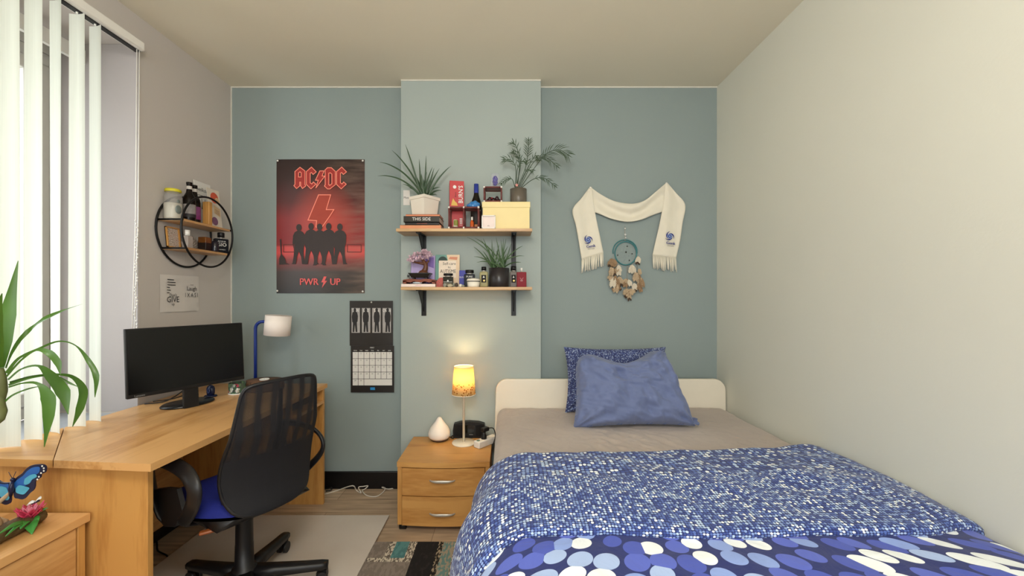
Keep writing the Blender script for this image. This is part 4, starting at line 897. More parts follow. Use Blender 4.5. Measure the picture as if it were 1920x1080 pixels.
def calendar():
    x0, x1, yt, ym, yb = px(656, 0), px(741, 0), pz(564, 0), pz(648, 0), pz(735, 0)
    xc, w = (x0 + x1) / 2, .298
    ca = thing('wall_calendar', 'open black wall calendar with photo page and white date grid', 'calendar', (xc, 0, yb))
    m_cb = M('calendar_black', '#26211f', .4, var=.15)
    b = B(); rect_sheet(b, Vector((xc - .006, -.006, (yt + ym) / 2)), X1, Z1, w, yt - ym, .002, lift=.001); pg1 = b.build('picture_page', m_cb, ca)
    b = B(); rect_sheet(b, Vector((xc + .003, -.010, (ym + yb) / 2)), X1, Z1, w, ym - yb, .002, lift=.001); pg2 = b.build('date_page', m_cb, ca)
    O = Vector((xc - .006, -.0125, (yt + ym) / 2)); ph = M('photo_grey', '#a5a09d', .5, var=.3, scale=30); fig = M('photo_black', '#1e1b1c', .5)
    b = B(); hh = (yt - ym)
    for k in range(4):
        cx = -.105 + k * .071
        b.poly(O, X1, Z1, [(cx - .029, -.065), (cx + .029, -.065), (cx + .029, .105), (cx - .029, .105)], 0, .0003)
        b.text(('SAN', 'IZES', 'SEA', 'OWN')[k], .030, O + X1 * cx + Z1 * .088, X1, Z1, 2, .0005, sx=.72)
        sw = 1.0
        body = [(-.006, .083), (-.017, .073), (-.021, .045), (-.018, .010), (-.013, .005), (-.015, -.06), (-.004, -.06), (.0, -.01), (.006, -.06), (.017, -.06), (.014, .006), (.019, .015), (.021, .05), (.016, .074), (.006, .083)]
        b.poly(O, X1, Z1, [(cx + x + .004 * (k - 1.5), y) for x, y in body], 1, .0007); b.disc(O, X1, Z1, (cx + .004 * (k - 1.5), .092), .0095, 1, .0008, 14, .013)
    b.build('photo_print', [ph, fig, m_whiteink], pg1)
    O2 = Vector((xc + .003, -.0165, (ym + yb) / 2)); b = B()
    gx0, gx1, gz1, gz0 = -.135, .138, (pz(659, 0) - O2.z), (pz(722, 0) - O2.z)
    b.poly(O2, X1, Z1, [(gx0, gz0), (gx1, gz0), (gx1, gz1), (gx0, gz1)], 0, .0002)
    cw, rh = (gx1 - gx0) / 7, (gz1 - gz0) / 5
    for k in range(8):
        zb_ = gz0 if k in (0, 1, 2, 7) else gz0 + rh
        b.ribbon(O2, X1, Z1, [(gx0 + cw * k, zb_), (gx0 + cw * k, gz1)], .0028, 1, .0005, False)
    for k in range(6): b.ribbon(O2, X1, Z1, [(gx0, gz0 + rh * k), (gx1, gz0 + rh * k)], .0028, 1, .0008, False)
    n_ = 1
    for r_ in range(5):
        for c in range(7):
            if n_ > 30: break
            b.text(str(n_), .012, O2 + X1 * (gx0 + cw * (c + .5)) + Z1 * (gz1 - rh * r_ - .012), X1, Z1, 1, .0012); n_ += 1
    for c, t in enumerate(('MON', 'TUE', 'WED', 'THU', 'FRI', 'SAT', 'SUN')): b.text(t, .010, O2 + X1 * (gx0 + cw * (c + .5)) + Z1 * (gz1 + .008), X1, Z1, 2, .0005)
    b.text('MAY', .014, O2 + Z1 * (gz1 + .028), X1, Z1, 2, .0005)
    b.poly(O2, X1, Z1, [(-.013, gz0 - .030), (.020, gz0 - .030), (.018, gz0 - .012), (-.013, gz0 - .012)], 3, .0005)
    b.build('date_grid', [m_paper, m_ink, m_whiteink, M('calendar_blue', '#2a86c4', .5)], pg2)
    b = B(); b.ball(Vector((xc - .004, -.012, yt - .010)), .006, sy=.6); b.build('nail', m_chrome, ca)
calendar()

# papers on the left wall below the round shelf
UL, VL = Y1, Z1
def wall_paper_left():
    a0, a1, c0, c1 = LW(299, 514), LW(372, 524), LW(296, 586), LW(372, 582)
    y0, y1 = a0.y, a1.y; zt_, zb_ = a0.z, c0.z
    O = Vector((WX0, (y0 + y1) / 2, (zt_ + zb_) / 2)); w, h = y1 - y0, zt_ - zb_
    t = thing('wall_paper_sheet', 'white paper sheet with hand lettering taped to the left wall below the round shelf', 'paper', O)
    b = B(); rect_sheet(b, O, UL, VL, w, h, .003, lift=.002); b.build('sheet', M('wall_sheet_paper', '#cfc8c1', .8, var=.03), t)
    Of = O + Vector((.0105, 0, 0)); b = B()
    for k, (xx, ln_) in enumerate(((.0, .16), (.0, .2), (.0, .2), (-.01, .07), (-.01, .09), (-.01, .06))):
        b.poly(Of, UL, VL, [(-.36 * w + xx * w, (.36 - .07 * k) * h), ((-.36 + xx + ln_) * w, (.355 - .07 * k) * h), ((-.36 + xx + ln_) * w, (.375 - .07 * k) * h), ((-.36 + xx) * w, (.38 - .07 * k) * h)], 0, .0002)
    for s_, sz, x, y, sx in (("Don't", .024, -.22, -.05, .9), ('GIVE', .046, -.22, -.17, .9), ('up', .022, -.22, -.29, 1), ('Laugh', .036, .27, .14, .9), ('I X A S I', .036, .26, -.05, .8), ('Love', .012, .27, .25, 1)):
        b.text(s_, sz, Of + UL * (x * w) + VL * (y * h), UL, VL, 0, .0002, sx=sx)
    b.build('lettering', m_ink, t)
wall_paper_left()

# ================================================================== the round double ring shelf
RY, RZc, RR = D(2.384), 1.697, .203
XA, XB = -1.887, -1.751
rs = thing('round_wall_shelf', 'black double ring wall shelf with two wooden boards on the left wall', 'shelf', (WX0, RY, RZc - RR))
for X_ in (XA, XB):
    b = B(); b.tube([Vector((X_, RY + RR * cos(a), RZc + RR * sin(a))) for a in [2 * pi * k / 64 for k in range(64)]], .0058, 8, closed=True); b.build('ring', m_blackm, rs)
S1, S2 = 1.744, 1.591
for z in (S1, S2):
    hw_ = math.sqrt(RR ** 2 - (z - RZc) ** 2) - .006
    b = B(); b.box(XA + .004, XB - .004, RY - hw_, RY + hw_, z - .013, z, bevel=.001); b.build('board', oak_y, rs)
    for s in (-1, 1):
        b = B(); b.tube([(XA, RY + s * hw_, z - .006), (XB, RY + s * hw_, z - .006)], .0058, 8); b.build('cross_bar', m_blackm, rs)
m_cl = M('clear_glass', '#eef2f0', .03, trans=1, var=.01)
def glass_like(name, c, alpha): return M(name, c, .08, var=.03, alpha=alpha)
# jar with yellow lid
c = Vector((-1.848, D(2.245), S1))
t = thing('storage_jar', 'glass jar with yellow lid and white filling at the near end of the round shelf', 'jar', c)
b = B(); b.lathe([(0, 0), (.041, 0), (.043, .006), (.043, .125), (.036, .148), (.034, .155), (0, .155)], c, 30); b.build('glass', glass_like('jar_glass', '#b9b4ae', .35), t)
b = B(); b.lathe([(0, .003), (.038, .003), (.040, .01), (.040, .09), (0, .09)], c, 28); b.build('filling', M('white_filling', '#dcd6c4', .6), t)
b = B(); b.lathe([(.037, .153), (.038, .156), (.038, .166), (.034, .170), (0, .170)], c, 28); b.build('lid', M('yellow_lid', '#c9bd2a', .4), t)
b = B(); b.ball(c + Vector((.040, -.012, .055)), .02, sx=.35, sz=1.2); b.ball(c + Vector((.040, -.010, .10)), .010, sx=.4); b.build('printed_figure', M('grey_green_print', '#6d7671', .5, var=.3), t)
# beer bottles
m_bb = M('brown_bottle_glass', '#140d09', .2, var=.2, ior=1.3)
for nm, d, lab, mc in (('beer_bottle', 2.318, 'dark beer bottle beside the yellow lidded jar on the round shelf', '#8d8785'), ('beer_bottle', 2.378, 'dark beer bottle with purple label next to the wooden block on the round shelf', '#7d3a6b')):
    c = Vector((-1.815 if d < 2.35 else -1.832, D(d), S1)); t = thing(nm, lab, 'bottle', c, 'beer bottles on the round shelf')
    b = B(); b.lathe([(0, 0), (.029, 0), (.0305, .005), (.0305, .125), (.027, .145), (.016, .168), (.0135, .185), (.013, .215), (.015, .218), (.015, .228), (.0, .229)], c, 26); b.build('glass', m_bb, t)
    b = B(); b.lathe([(.0308, .03), (.0308, .10)], c, 26, cap0=False, cap1=False); lb_ = b.build('label', M('beer_label_' + mc, mc, .6, var=.6, scale=45), t)
    b = B(); b.lathe([(.0309, .026), (.0309, .046)], c, 26, cap0=False, cap1=False); b.build('label_band', M('label_dark_' + mc, '#2a2426' if mc != '#7d3a6b' else '#7d2a66', .6), lb_)
    b = B(); b.lathe([(.0138, .188), (.0136, .206)], c, 20, cap0=False, cap1=False); b.build('neck_label', M('neck_label', '#bdb7b0', .6, var=.5, scale=90), t)
# wooden block
b = B(); c = Vector((-1.80, D(2.437), S1)); b.box(c.x - .022, c.x + .018, c.y - .010, c.y + .018, S1, S1 + .145, bevel=.003)
tag(b.build('wooden_block', beech_z), 'upright wooden block beside the beer bottles on the round shelf', 'block')
# cards leaning on the wall
def wall_card(name, label, y0, y1, z0, z1, lean, mat, marks, X0, tilt=0):
    c = Vector((X0, (y0 + y1) / 2, z0)); t = thing(name, label, 'card', c)
    V_ = Vector((-lean, tilt, 1)).normalized(); U_ = (Y1 - V_ * V_.dot(Y1)).normalized(); w, h = y1 - y0, z1 - z0
    b = B(); N_ = U_.cross(V_); o = c + V_ * (h / 2)
    b.prism([o + U_ * x + V_ * y for x, y in ((-w / 2, -h / 2), (w / 2, -h / 2), (w / 2, h / 2), (-w / 2, h / 2))], N_ * .0025); b.build('card', mat, t)
    b = B(); marks(b, o + N_ * .003, U_, V_, w, h); b.build('print', [m_ink, M('orange_print', '#c2543a', .7, var=.3), M('tan_print', '#c8ab84', .7), M('purple_print', '#77516b', .7, var=.5, scale=60)], t)
def mk1(b, O, U_, V_, w, h):
    b.text('welkom', .034, O + V_ * (h * .33), U_, V_, 0, .0003, shear=.25); b.ribbon(O, U_, V_, [(-.4 * w, .20 * h), (.4 * w, .20 * h)], .003, 0, .0003, False)
    for k in range(4): b.poly(O, U_, V_, [((-.33 + .2 * k) * w, -.1 * h), ((-.28 + .2 * k) * w, -.1 * h), ((-.285 + .2 * k) * w, .15 * h), ((-.31 + .2 * k) * w, (.15 - .02 * k) * h)], 0, .0003)
wall_card('greeting_card', 'white lettered card behind the beer bottles on the round shelf', D(2.43), D(2.565), S1, 2.022, .06, m_paper, mk1, -1.862)
def mk2(b, O, U_, V_, w, h):
    b.disc(O, U_, V_, (.05 * w, .28 * h), .034, 1, .0003); b.disc(O, U_, V_, (.25 * w, .22 * h), .02, 2, .0006); b.poly(O, U_, V_, [(-.1 * w, -.12 * h), (.4 * w, -.2 * h), (.42 * w, .02 * h), (-.08 * w, .08 * h)], 2, .0009); b.disc(O, U_, V_, (-.1 * w, -.33 * h), .026, 3, .0012)
    for k in range(3): b.ribbon(O, U_, V_, [(0, (-.02 - .04 * k) * h), (.33 * w, (-.06 - .04 * k) * h)], .002, 0, .0015, False)
wall_card('picture_card', 'card with an orange picture leaning at the far end of the round shelf', D(2.46), D(2.565), S1, 1.985, .10, M('cream_card', '#d2c8b8', .7), mk2, -1.80)
# lower board
c = Vector((-1.862, D(2.262), S2)); t = thing('framed_picture', 'small wooden framed botanical picture on the lower board of the round shelf', 'frame', c)
b = B(); w, h = .09, .115
V_ = Vector((-.1, 0, 1)).normalized(); U_ = Y1; O = c + V_ * (h / 2); N_ = U_.cross(V_)
for x0, x1, y0, y1 in ((-w / 2, w / 2, -h / 2, -h / 2 + .006), (-w / 2, w / 2, h / 2 - .006, h / 2), (-w / 2, -w / 2 + .006, -h / 2, h / 2), (w / 2 - .006, w / 2, -h / 2, h / 2)):
    b.prism([O + U_ * x + V_ * y for x, y in ((x0, y0), (x1, y0), (x1, y1), (x0, y1))], N_ * .012)
b.build('frame', beech_z, t)
def leaf_pic():
    m, n, N, L, b = nt('botanical_print'); tc = N.new('ShaderNodeTexCoord'); v = N.new('ShaderNodeTexVoronoi'); v.inputs['Scale'].default_value = 55; v.feature = 'DISTANCE_TO_EDGE'; L.new(tc.outputs['Object'], v.inputs['Vector'])
    r = ramp(N, [(.02, '#8a7568'), (.10, '#cfc6ba'), (.4, '#a8887b')]); L.new(v.outputs[0], r.inputs[0]); L.new(r.outputs[0], b.inputs['Base Color']); return m
b = B(); b.prism([O + U_ * x + V_ * y for x, y in ((-w / 2, -h / 2), (w / 2, -h / 2), (w / 2, h / 2), (-w / 2, h / 2))], N_ * .004); b.build('picture', leaf_pic(), t)
c = Vector((-1.805, D(2.292), S2)); t = thing('glass_bottle', 'small clear square bottle standing on the lower board of the round shelf', 'bottle', c)
b = B(); b.box(c.x - .018, c.x + .018, c.y - .02, c.y + .02, S2, S2 + .072, bevel=.004); b.build('glass', glass_like('frosted_glass', '#b8aca4', .6), t)
b = B(); b.cyl(c + Z1 * .073, c + Z1 * .105, .012); b.build('cap', m_white, t)
c = Vector((-1.86, D(2.375), S2)); t = thing('shell_fan', 'fan shaped leaf ornament standing behind the bottles on the round shelf', 'ornament', c)
b = B()
for k in range(9):
    a = R(-64 + 16 * k); d_ = Vector((0, sin(a), cos(a))); b.leaf([c + Z1 * .006, c + Z1 * .006 + d_ * .055 + Vector((.008, 0, 0)), c + Z1 * .006 + d_ * .088], [.002, .012, .001], side=Vector((0, cos(a), -sin(a))))
b.build('fan', M('dusty_fan', '#a79a90', .6, var=.3, scale=40), t, solid=.001)
b = B(); b.lathe([(0, 0), (.02, 0), (.016, .008), (0, .009)], c, 16); b.build('foot', M('dusty_fan', '#a79a90'), t)
c = Vector((-1.815, D(2.437), S2)); t = thing('amber_candle', 'amber glass candle on the lower board of the round shelf', 'candle', c)
b = B(); b.box(c.x - .024, c.x + .024, c.y - .024, c.y + .024, S2, S2 + .085, bevel=.004); b.build('glass', M('amber_glass', '#6b3f18', .1, var=.3, scale=30), t)
b = B(); b.box(c.x - .0245, c.x + .0245, c.y - .0245, c.y + .0245, S2 + .004, S2 + .052, bevel=.003); b.build('label', M('dark_candle_label', '#20130c', .5), t)
c = Vector((-1.79, D(2.487), S2)); b = B(); b.lathe([(0, 0), (.019, 0), (.021, .01), (.021, .05), (.016, .066), (.008, .072), (0, .073)], c, 24)
tag(b.build('dark_bottle', M('smoke_glass', '#25222a', .12)), 'small dark rounded bottle beside the black perfume on the round shelf', 'bottle')
c = Vector((-1.782, D(2.528), S2)); t = thing('perfume_bottle', 'black square perfume bottle with white lettering at the far end of the round shelf', 'perfume', c)
U_ = Vector((.62, .78, 0)).normalized(); Wn = U_.cross(Z1)
b = B(); Mq = Matrix(((U_.x, -Wn.x, 0, c.x), (U_.y, -Wn.y, 0, c.y), (0, 0, 1, c.z), (0, 0, 0, 1)))
m_pb = M('black_perfume_glass', '#0b0d16', .3, ior=1.25)
b.box(-.038, .038, -.016, .016, 0, .088, bevel=.005, mat=Mq); b.build('glass', m_pb, t)
b = B(); b.cyl(c + Z1 * .0885, c + Z1 * .098, .009); b.build('collar', m_chrome, t)
b = B(); b.lathe([(0, .098), (.019, .098), (.019, .124), (.017, .127), (0, .127)], c, 22); b.build('cap', m_black, t)
b = B(); o = Mq @ Vector((0, -.0165, .05)); b.text('GIO', .030, o, U_, Z1, 0, 0, sx=.95); b.text('ACQUA', .012, o + Z1 * .021, U_, Z1, 0, 0); b.text('PROFONDO', .007, o - Z1 * .030, U_, Z1, 0, 0); b.build('lettering', m_whiteink, t)

# ================================================================== the two wall shelves on the chimney
def wall_shelf(name, label, x0, x1, z, zb):
    t = thing(name, label, 'shelf', ((x0 + x1) / 2, CH, z), 'wall shelves on the chimney')
    b = B(); b.box(x0, x1, D(2.505), CH - .0005, z - .018, z, bevel=.0012); b.build('board', oak_x, t)
    for x in (px(795, CH), px(963, CH)):
        b = B(); zz = z - .0185
        b.box(x - .016, x + .016, CH - .006, CH - .0005, zb, zz); b.box(x - .016, x + .016, D(2.53), CH - .006, zz - .005, zz)
        b.prism([Vector((x - .0025, CH - .006, zz - .14)), Vector((x - .0025, CH - .006, zz - .005)), Vector((x - .0025, D(2.545), zz - .005)), Vector((x - .0025, D(2.545), zz - .014))], (.005, 0, 0))
        b.build('bracket', m_blackm, t)
UZ, LZ = 1.741, 1.379
wall_shelf('wall_shelf', 'upper wooden shelf on black brackets with the cream box and two plants', -.684, .158, UZ, 1.465)
wall_shelf('wall_shelf', 'lower wooden shelf on black brackets with the pink bonsai and perfumes', -.655, .158, LZ, 1.192)
def abox(name, label, cat, x0, x1, y0, y1, z0, z1, mat, bevel=.002, group=None):
    b = B(); b.box(x0, x1, y0, y1, z0, z1, bevel=bevel); return tag(b.build(name, mat), label, cat, group)
def book_flat(label, x0, x1, z0, z1, cover, yf, yb, title='', ts=.012, tcol=None, group=None, page='#e4dccb'):
    t = thing('book', label, 'book', ((x0 + x1) / 2, (yf + yb) / 2, z0), group)
    b = B(); th = .002
    b.box(x0, x1, yf, yb, z0, z0 + th); b.box(x0, x1, yf, yb, z1 - th, z1); b.box(x0, x1, yf, yf + th, z0, z1); b.build('cover', cover, t)
    b = B(); b.box(x0 + .003, x1 - .003, yf + .002, yb - .003, z0 + .002, z1 - .002); b.build('pages', M('book_pages_' + page, page, .8), t)
    if title:
        b = B(); b.text(title, ts, Vector(((x0 + x1) / 2, yf - .0006, (z0 + z1) / 2)), X1, Z1, 0, 0); b.build('spine_title', tcol or m_whiteink, t)
y_ = -.275
g_ = 'books under the white pot'
book_flat('orange book lying at the bottom of the stack under the white pot', px(750, y_), px(827, y_), UZ, UZ + .024, M('orange_cover', '#d99064', .5), y_, -.10, group=g_)
book_flat('thin black book with red lettering second from bottom under the white pot', px(759, y_), px(823, y_), UZ + .0245, UZ + .0405, M('black_cover', '#1e1712', .4), y_ + .004, -.11, 'DEAN KOONTZ', .009, M('red_print', '#b9604c', .6), g_)
book_flat('thick black book with white title under the white pot', px(757, y_), px(824, y_), UZ + .041, UZ + .078, M('black_cover2', '#2a251c', .4), y_ - .004, -.10, 'THIS SIDE', .027, None, g_)
book_flat('thin orange book on top of the stack directly beneath the white pot', px(760, y_), px(824, y_), UZ + .0785, UZ + .092, M('orange_cover2', '#e08a63', .5), y_ + .01, -.12, group=g_)
ZP = UZ + .0922
b = B(); O = Vector((px(763, CH), CH, 0)); z0, z1 = pz(385, CH), pz(357, CH)
b.box(px(756.5, CH), px(769, CH), CH - .004, CH - .001, z0, z1); tc_ = b.build('note_card', m_paper); tag(tc_, 'small white note card on the chimney wall behind the white pot', 'card')
b = B(); b.text('Music', .020, Vector((px(763, CH), CH - .0045, (z0 + z1) / 2)), X1, Z1, 0, 0, shear=.2, sx=.9); b.build('lettering', m_ink, tc_)
# white square pot with spider plant
def leafy_mat(name, a, c): 
    return M(name, a, .45, var=.25, scale=12)
m_spid = leafy_mat('dark_leaf', '#31492f', 0); m_soil = M('soil', '#2a1f17', .95, var=.4, scale=60, bump=.6)
pc = Vector((px(796, -.19), -.185, ZP))
t = thing('potted_plant', 'grassy plant in a white square pot on a stack of books', 'plant', pc, 'potted plants on the shelves')
Mq = Matrix.Translation(pc) @ Matrix.Rotation(R(-36), 4, 'Z')
b = B(); rings = []
for hw_, z in ((.052, 0), (.055, .004), (.064, .104), (.069, .106), (.070, .124), (.064, .124), (.061, .112)):
    rings.append([b.bm.verts.new(Mq @ Vector((sx * hw_, sy * hw_, z))) for sx, sy in ((-1, -1), (1, -1), (1, 1), (-1, 1))])
b.skin(rings, smooth=False, cap1=False); b.build('pot', M('white_glazed_pot', '#ece4d6', .35, var=.02), t)
b = B(); b.face([Mq @ Vector((sx * .061, sy * .061, .113)) for sx, sy in ((-1, -1), (1, -1), (1, 1), (-1, 1))]); b.build('soil', m_soil, t)
def grass(b, base, tips, wd=.006, y0=-.19, sag=.35, rad=.02):
    for i, (tx, ty, dy) in enumerate(tips):
        tip = P(tx, ty, y0 + dy); s_ = base + Vector((random.uniform(-rad, rad), random.uniform(-rad, rad), 0)); d_ = tip - s_
        mid = s_ + d_ * .5 + Z1 * (abs(d_.x) * sag * .5) ; q1 = s_ + d_ * .22 + Z1 * (abs(d_.x) * sag * .35)
        b.leaf([s_, q1, mid, s_ + d_ * .8 + Z1 * abs(d_.x) * sag * .3, tip], [wd * .8, wd, wd * .9, wd * .55, .0006], ref=Vector((.1 * (-1) ** i, -1, .15)), fold=.35)
tips = [(708, 330, -.02), (712, 304, .02), (735, 282, 0), (760, 271, .03), (769, 296, -.04), (786, 298, .02), (799, 292, 0), (811, 313, -.03), (814, 315, .03), (824, 316, 0), (846, 311, -.02), (828, 357, -.05), (826, 351, .02), (820, 366, -.05), (755, 345, -.06), (772, 341, -.05), (790, 325, -.02), (800, 322, .02), (794, 335, .05), (806, 336, -.05), (780, 330, .04), (818, 340, .04), (766, 352, .03), (786, 316, -.03)]
b = B(); grass(b, pc + Z1 * .113, tips, .0058, -.19); b.build('foliage', m_spid, t)
# red box
rb = Vector((px(856, -.14), -.141, UZ)); t = thing('gift_box', 'tall red box with white vertical lettering on the upper shelf', 'box', rb)
hb_ = .325; Mq = Matrix.Translation(rb) @ Matrix.Rotation(R(10), 4, 'Z')
b = B(); b.box(-.046, .046, -.04, .04, 0, hb_, bevel=.001, mat=Mq); b.build('carton', M('red_carton', '#c03a3c', .5, var=.06), t)
U_ = (Mq.to_3x3() @ X1); fo = Mq @ Vector((0, -.0405, 0))
b = B(); [b.text("BURN'S", .038, fo + U_ * (.026 + .001 * j) + Z1 * .238, Z1, -U_, 0, 0.0003 + .0001 * j, sx=.92) for j in (-1, 0, 1)]; b.text('1888', .026, fo + U_ * .028 + Z1 * .06, Z1, -U_, 0, .0003); b.text('Blend', .014, fo - U_ * .008 + Z1 * .235, Z1, -U_, 2, .0003)
b.disc(fo, U_, Z1, (-.014, .285), .011, 0, .0003); b.poly(fo, U_, Z1, [(-.036, .165), (.006, .165), (.0, .182), (-.012, .192), (-.024, .212), (-.032, .187)], 1, .0003); b.build('lettering', [m_whiteink, M('gold_print', '#e0b65a', .6), M('dark_print', '#3a1616', .6)], t)
# cube racks
m_rod = M('dark_red_rod', '#6e3a38', .35, var=.15)
def cube_rack(label, x0, widths, y0, dp, z0, h, rot=0):
    t = thing('cube_rack', label, 'rack', (x0, y0, z0), 'dark red cube racks')
    xs_ = [x0]
    for w_ in widths: xs_.append(xs_[-1] + w_)
    bars = []
    for x in xs_:
        for y in (y0, y0 + dp): bars.append(((x, y, z0 + .006), (x, y, z0 + h)))
        for z in (z0 + .006, z0 + h): bars.append(((x, y0, z), (x, y0 + dp, z)))
    for a_, b_ in zip(xs_, xs_[1:]):
        for y in (y0, y0 + dp):
            for z in (z0 + .006, z0 + h): bars.append(((a_, y, z), (b_, y, z)))
    b = B()
    for a_, b_ in bars: b.tube([a_, b_], .0056, 6)
    b.build('rods', m_rod, t)
    for x in xs_:
        for y in (y0, y0 + dp):
            for z in (z0 + .006, z0 + h): b = B(); b.ball((x, y, z), .0072, u=10, v=7); b.build('corner_ball', m_white, t)
    for a_, b_ in zip(xs_, xs_[1:]):
        b = B(); b.box(a_, b_, y0, y0 + dp, z0 + h - .002, z0 + h + .003); b.build('top_plate', m_rod, t)
yr = -.282
xr0 = px(842, yr)
cube_rack('pair of joined dark red cube racks with white corners before the red box', xr0, [px(869.5, yr) - xr0, px(897, yr) - px(869.5, yr)], yr, .085, UZ, pz(389, yr) - UZ)
zc2 = pz(389, yr) + .004
b = B(); c = Vector((px(856, -.25) - .008, -.24, UZ)); t = thing('figurine', 'small white and green figurine inside the left cube rack', 'figurine', c)
b = B(); b.lathe([(0, 0), (.015, 0), (.018, .008), (.013, .03), (.012, .05), (.012, .062), (0, .064)], c, 20, sy=.8); b.build('body', M('ivory_figurine', '#e2d9bb', .4), t)
b = B(); b.lathe([(.0125, .025), (.014, .04), (.0125, .058)], c + Vector((.004, -.004, 0)), 16, cap0=False, cap1=False); b.build('green_front', M('olive_print', '#8a8a3a', .5, var=.3), t)
c = Vector((px(887, -.25), -.24, zc2)); t = thing('glass_ornament', 'lumpy blue glass ornament on top of the joined cube racks', 'ornament', c)
b = B(); vs = b.ball(c + Z1 * .018, .032, sx=1.25, sz=.78, sy=.85, u=18, v=12)
for v in vs: v.co += (v.co - c).normalized() * .012 * nz3(v.co, 48); v.co.z = max(v.co.z, c.z)
b.build('glass', M('blue_glass', '#2f78b8', .12, var=.5, scale=45, coat=.4), t)
b = B(); b.ball(c + Vector((.032, -.01, .006)), .007); b.build('bead', m_white, t)
c = Vector((px(893, -.14), -.138, UZ)); t = thing('wine_bottle', 'dark wine bottle with blue capsule behind the cube racks', 'bottle', c)
b = B(); b.lathe([(0, 0), (.034, 0), (.036, .005), (.036, .175), (.031, .20), (.019, .235), (.0145, .255), (.014, .312), (0, .313)], c, 28); b.build('glass', M('dark_green_bottle', '#1d1a12', .25, ior=1.3), t)
b = B(); b.lathe([(.0155, .255), (.0155, .315), (.0, .3155)], c, 22, cap0=False); b.build('capsule', M('blue_foil', '#2a3a94', .35), t)
b = B(); b.lathe([(.0364, .03), (.0364, .14)], c, 28, cap0=False, cap1=False); b.build('label', M('dark_wine_label', '#26201c', .6, var=.5, scale=60), t)
c = Vector((px(885, -.25), -.25, UZ)); t = thing('liquor_miniature', 'tiny orange bottle inside the right cube rack', 'bottle', c)
b = B(); b.lathe([(0, 0), (.011, 0), (.012, .004), (.012, .045), (.006, .055), (.005, .06), (0, .06)], c, 18); b.build('glass', M('orange_glass', '#c2541e', .15, var=.3, scale=80), t)
b = B(); b.lathe([(.0062, .058), (.0062, .078), (0, .079)], c, 14, cap0=False); b.build('cap', m_white, t)
abox('small_carton', 'tiny orange and grey carton inside the right cube rack', 'box', px(890, -.22), px(899, -.22), -.235, -.205, UZ, UZ + .035, M('orange_grey_carton', '#b5764a', .6, var=.5, scale=60))
# cream storage box with lid
bx0, bx1, by0, by1 = px(904, -.270), px(994, -.270), -.270, -.105
t = thing('storage_box', 'cream storage box with lid on the upper shelf carrying the grey pot', 'box', ((bx0 + bx1) / 2, -.19, UZ))
m_cr = M('cream_cardboard', '#efdba0', .6, var=.03); zl0, zl1 = pz(389, -.272), pz(378, -.272)
b = B(); b.box(bx0 + .003, bx1 - .003, by0 + .003, by1 - .003, UZ, zl1 - .004, bevel=.002); b.build('body', m_cr, t)
b = B(); b.box(bx0 - .001, bx1 + .001, by0 - .001, by1 + .001, zl0, zl1, bevel=.003); b.build('lid', m_cr, t)
ZB = zl1 + .0004
t = thing('white_frame_box', 'small white square box frame leaning before the cream storage box', 'frame', (px(916, -.29), -.284, UZ))
xa, xb_ = px(903, -.289), px(929, -.289); za, zb2 = UZ, UZ + .082
b = B()
for q in ((xa, xb_, za, za + .006), (xa, xb_, zb2 - .006, zb2), (xa, xa + .006, za, zb2), (xb_ - .006, xb_, za, zb2)): b.box(q[0], q[1], -.289, -.274, q[2], q[3], bevel=.001)
b.build('frame', m_white, t)
b = B(); b.box(xa + .004, xb_ - .004, -.280, -.275, za + .004, zb2 - .004); pn = b.build('panel', M('pinkish_white', '#ecdcd4', .6), t)
b = B(); b.text('abc', .010, Vector(((xa + xb_) / 2, -.2806, za + .018)), X1, Z1); b.build('lettering', m_ink, pn)
# third cube rack + crystal + dark cluster
yq = -.255; xq = px(908, yq)
cube_rack('single dark red cube rack standing on the cream storage box', xq, [px(940, yq) - xq], yq, .09, ZB, pz(351, yq) - ZB)
zt3 = pz(351, yq) + .0035
c = Vector((px(928.5, -.21), -.21, zt3)); t = thing('crystal_block', 'engraved clear crystal with purple figure on top of the single cube rack', 'ornament', c)
b = B(); rings = []
for hx, z in ((.036, 0), (.034, .01), (.028, .03), (.025, .082), (.022, .092)): rings.append([b.bm.verts.new(c + Vector((sx * hx, sy * .016, z))) for sx, sy in ((-1, -1), (1, -1), (1, 1), (-1, 1))])
b.skin(rings, smooth=False); b.build('crystal', glass_like('lilac_crystal', '#c5c0d6', .15), t)
b = B()
for q in ((0, .03, .014), (0, .05, .016), (0, .068, .013), (-.010, .042, .008), (.010, .06, .008), (.010, .036, .008), (-.009, .062, .008)): b.ball(c + Vector((q[0], -.004, q[1])), q[2], sy=.7, u=10, v=8)
b.build('purple_core', M('purple_core', '#24138a', .4, var=.3, scale=60), t)
c = Vector((px(925, -.21), -.212, ZB + .013)); b = B()
for k in range(7): b.ball(c + Vector((-.034 + .0115 * k, .006 * (-1) ** k, .008 + .005 * (k % 3))), .0115, sx=1.1, sz=1.0 + .4 * (k % 2), mi=1 if k == 2 else 0, u=10, v=7)
tag(b.build('beaded_ornament', [M('dark_maroon_beads', '#301419', .35, var=.4, scale=90), M('red_bead', '#b02a34', .3)]), 'dark maroon beaded ornament inside the single cube rack', 'ornament')
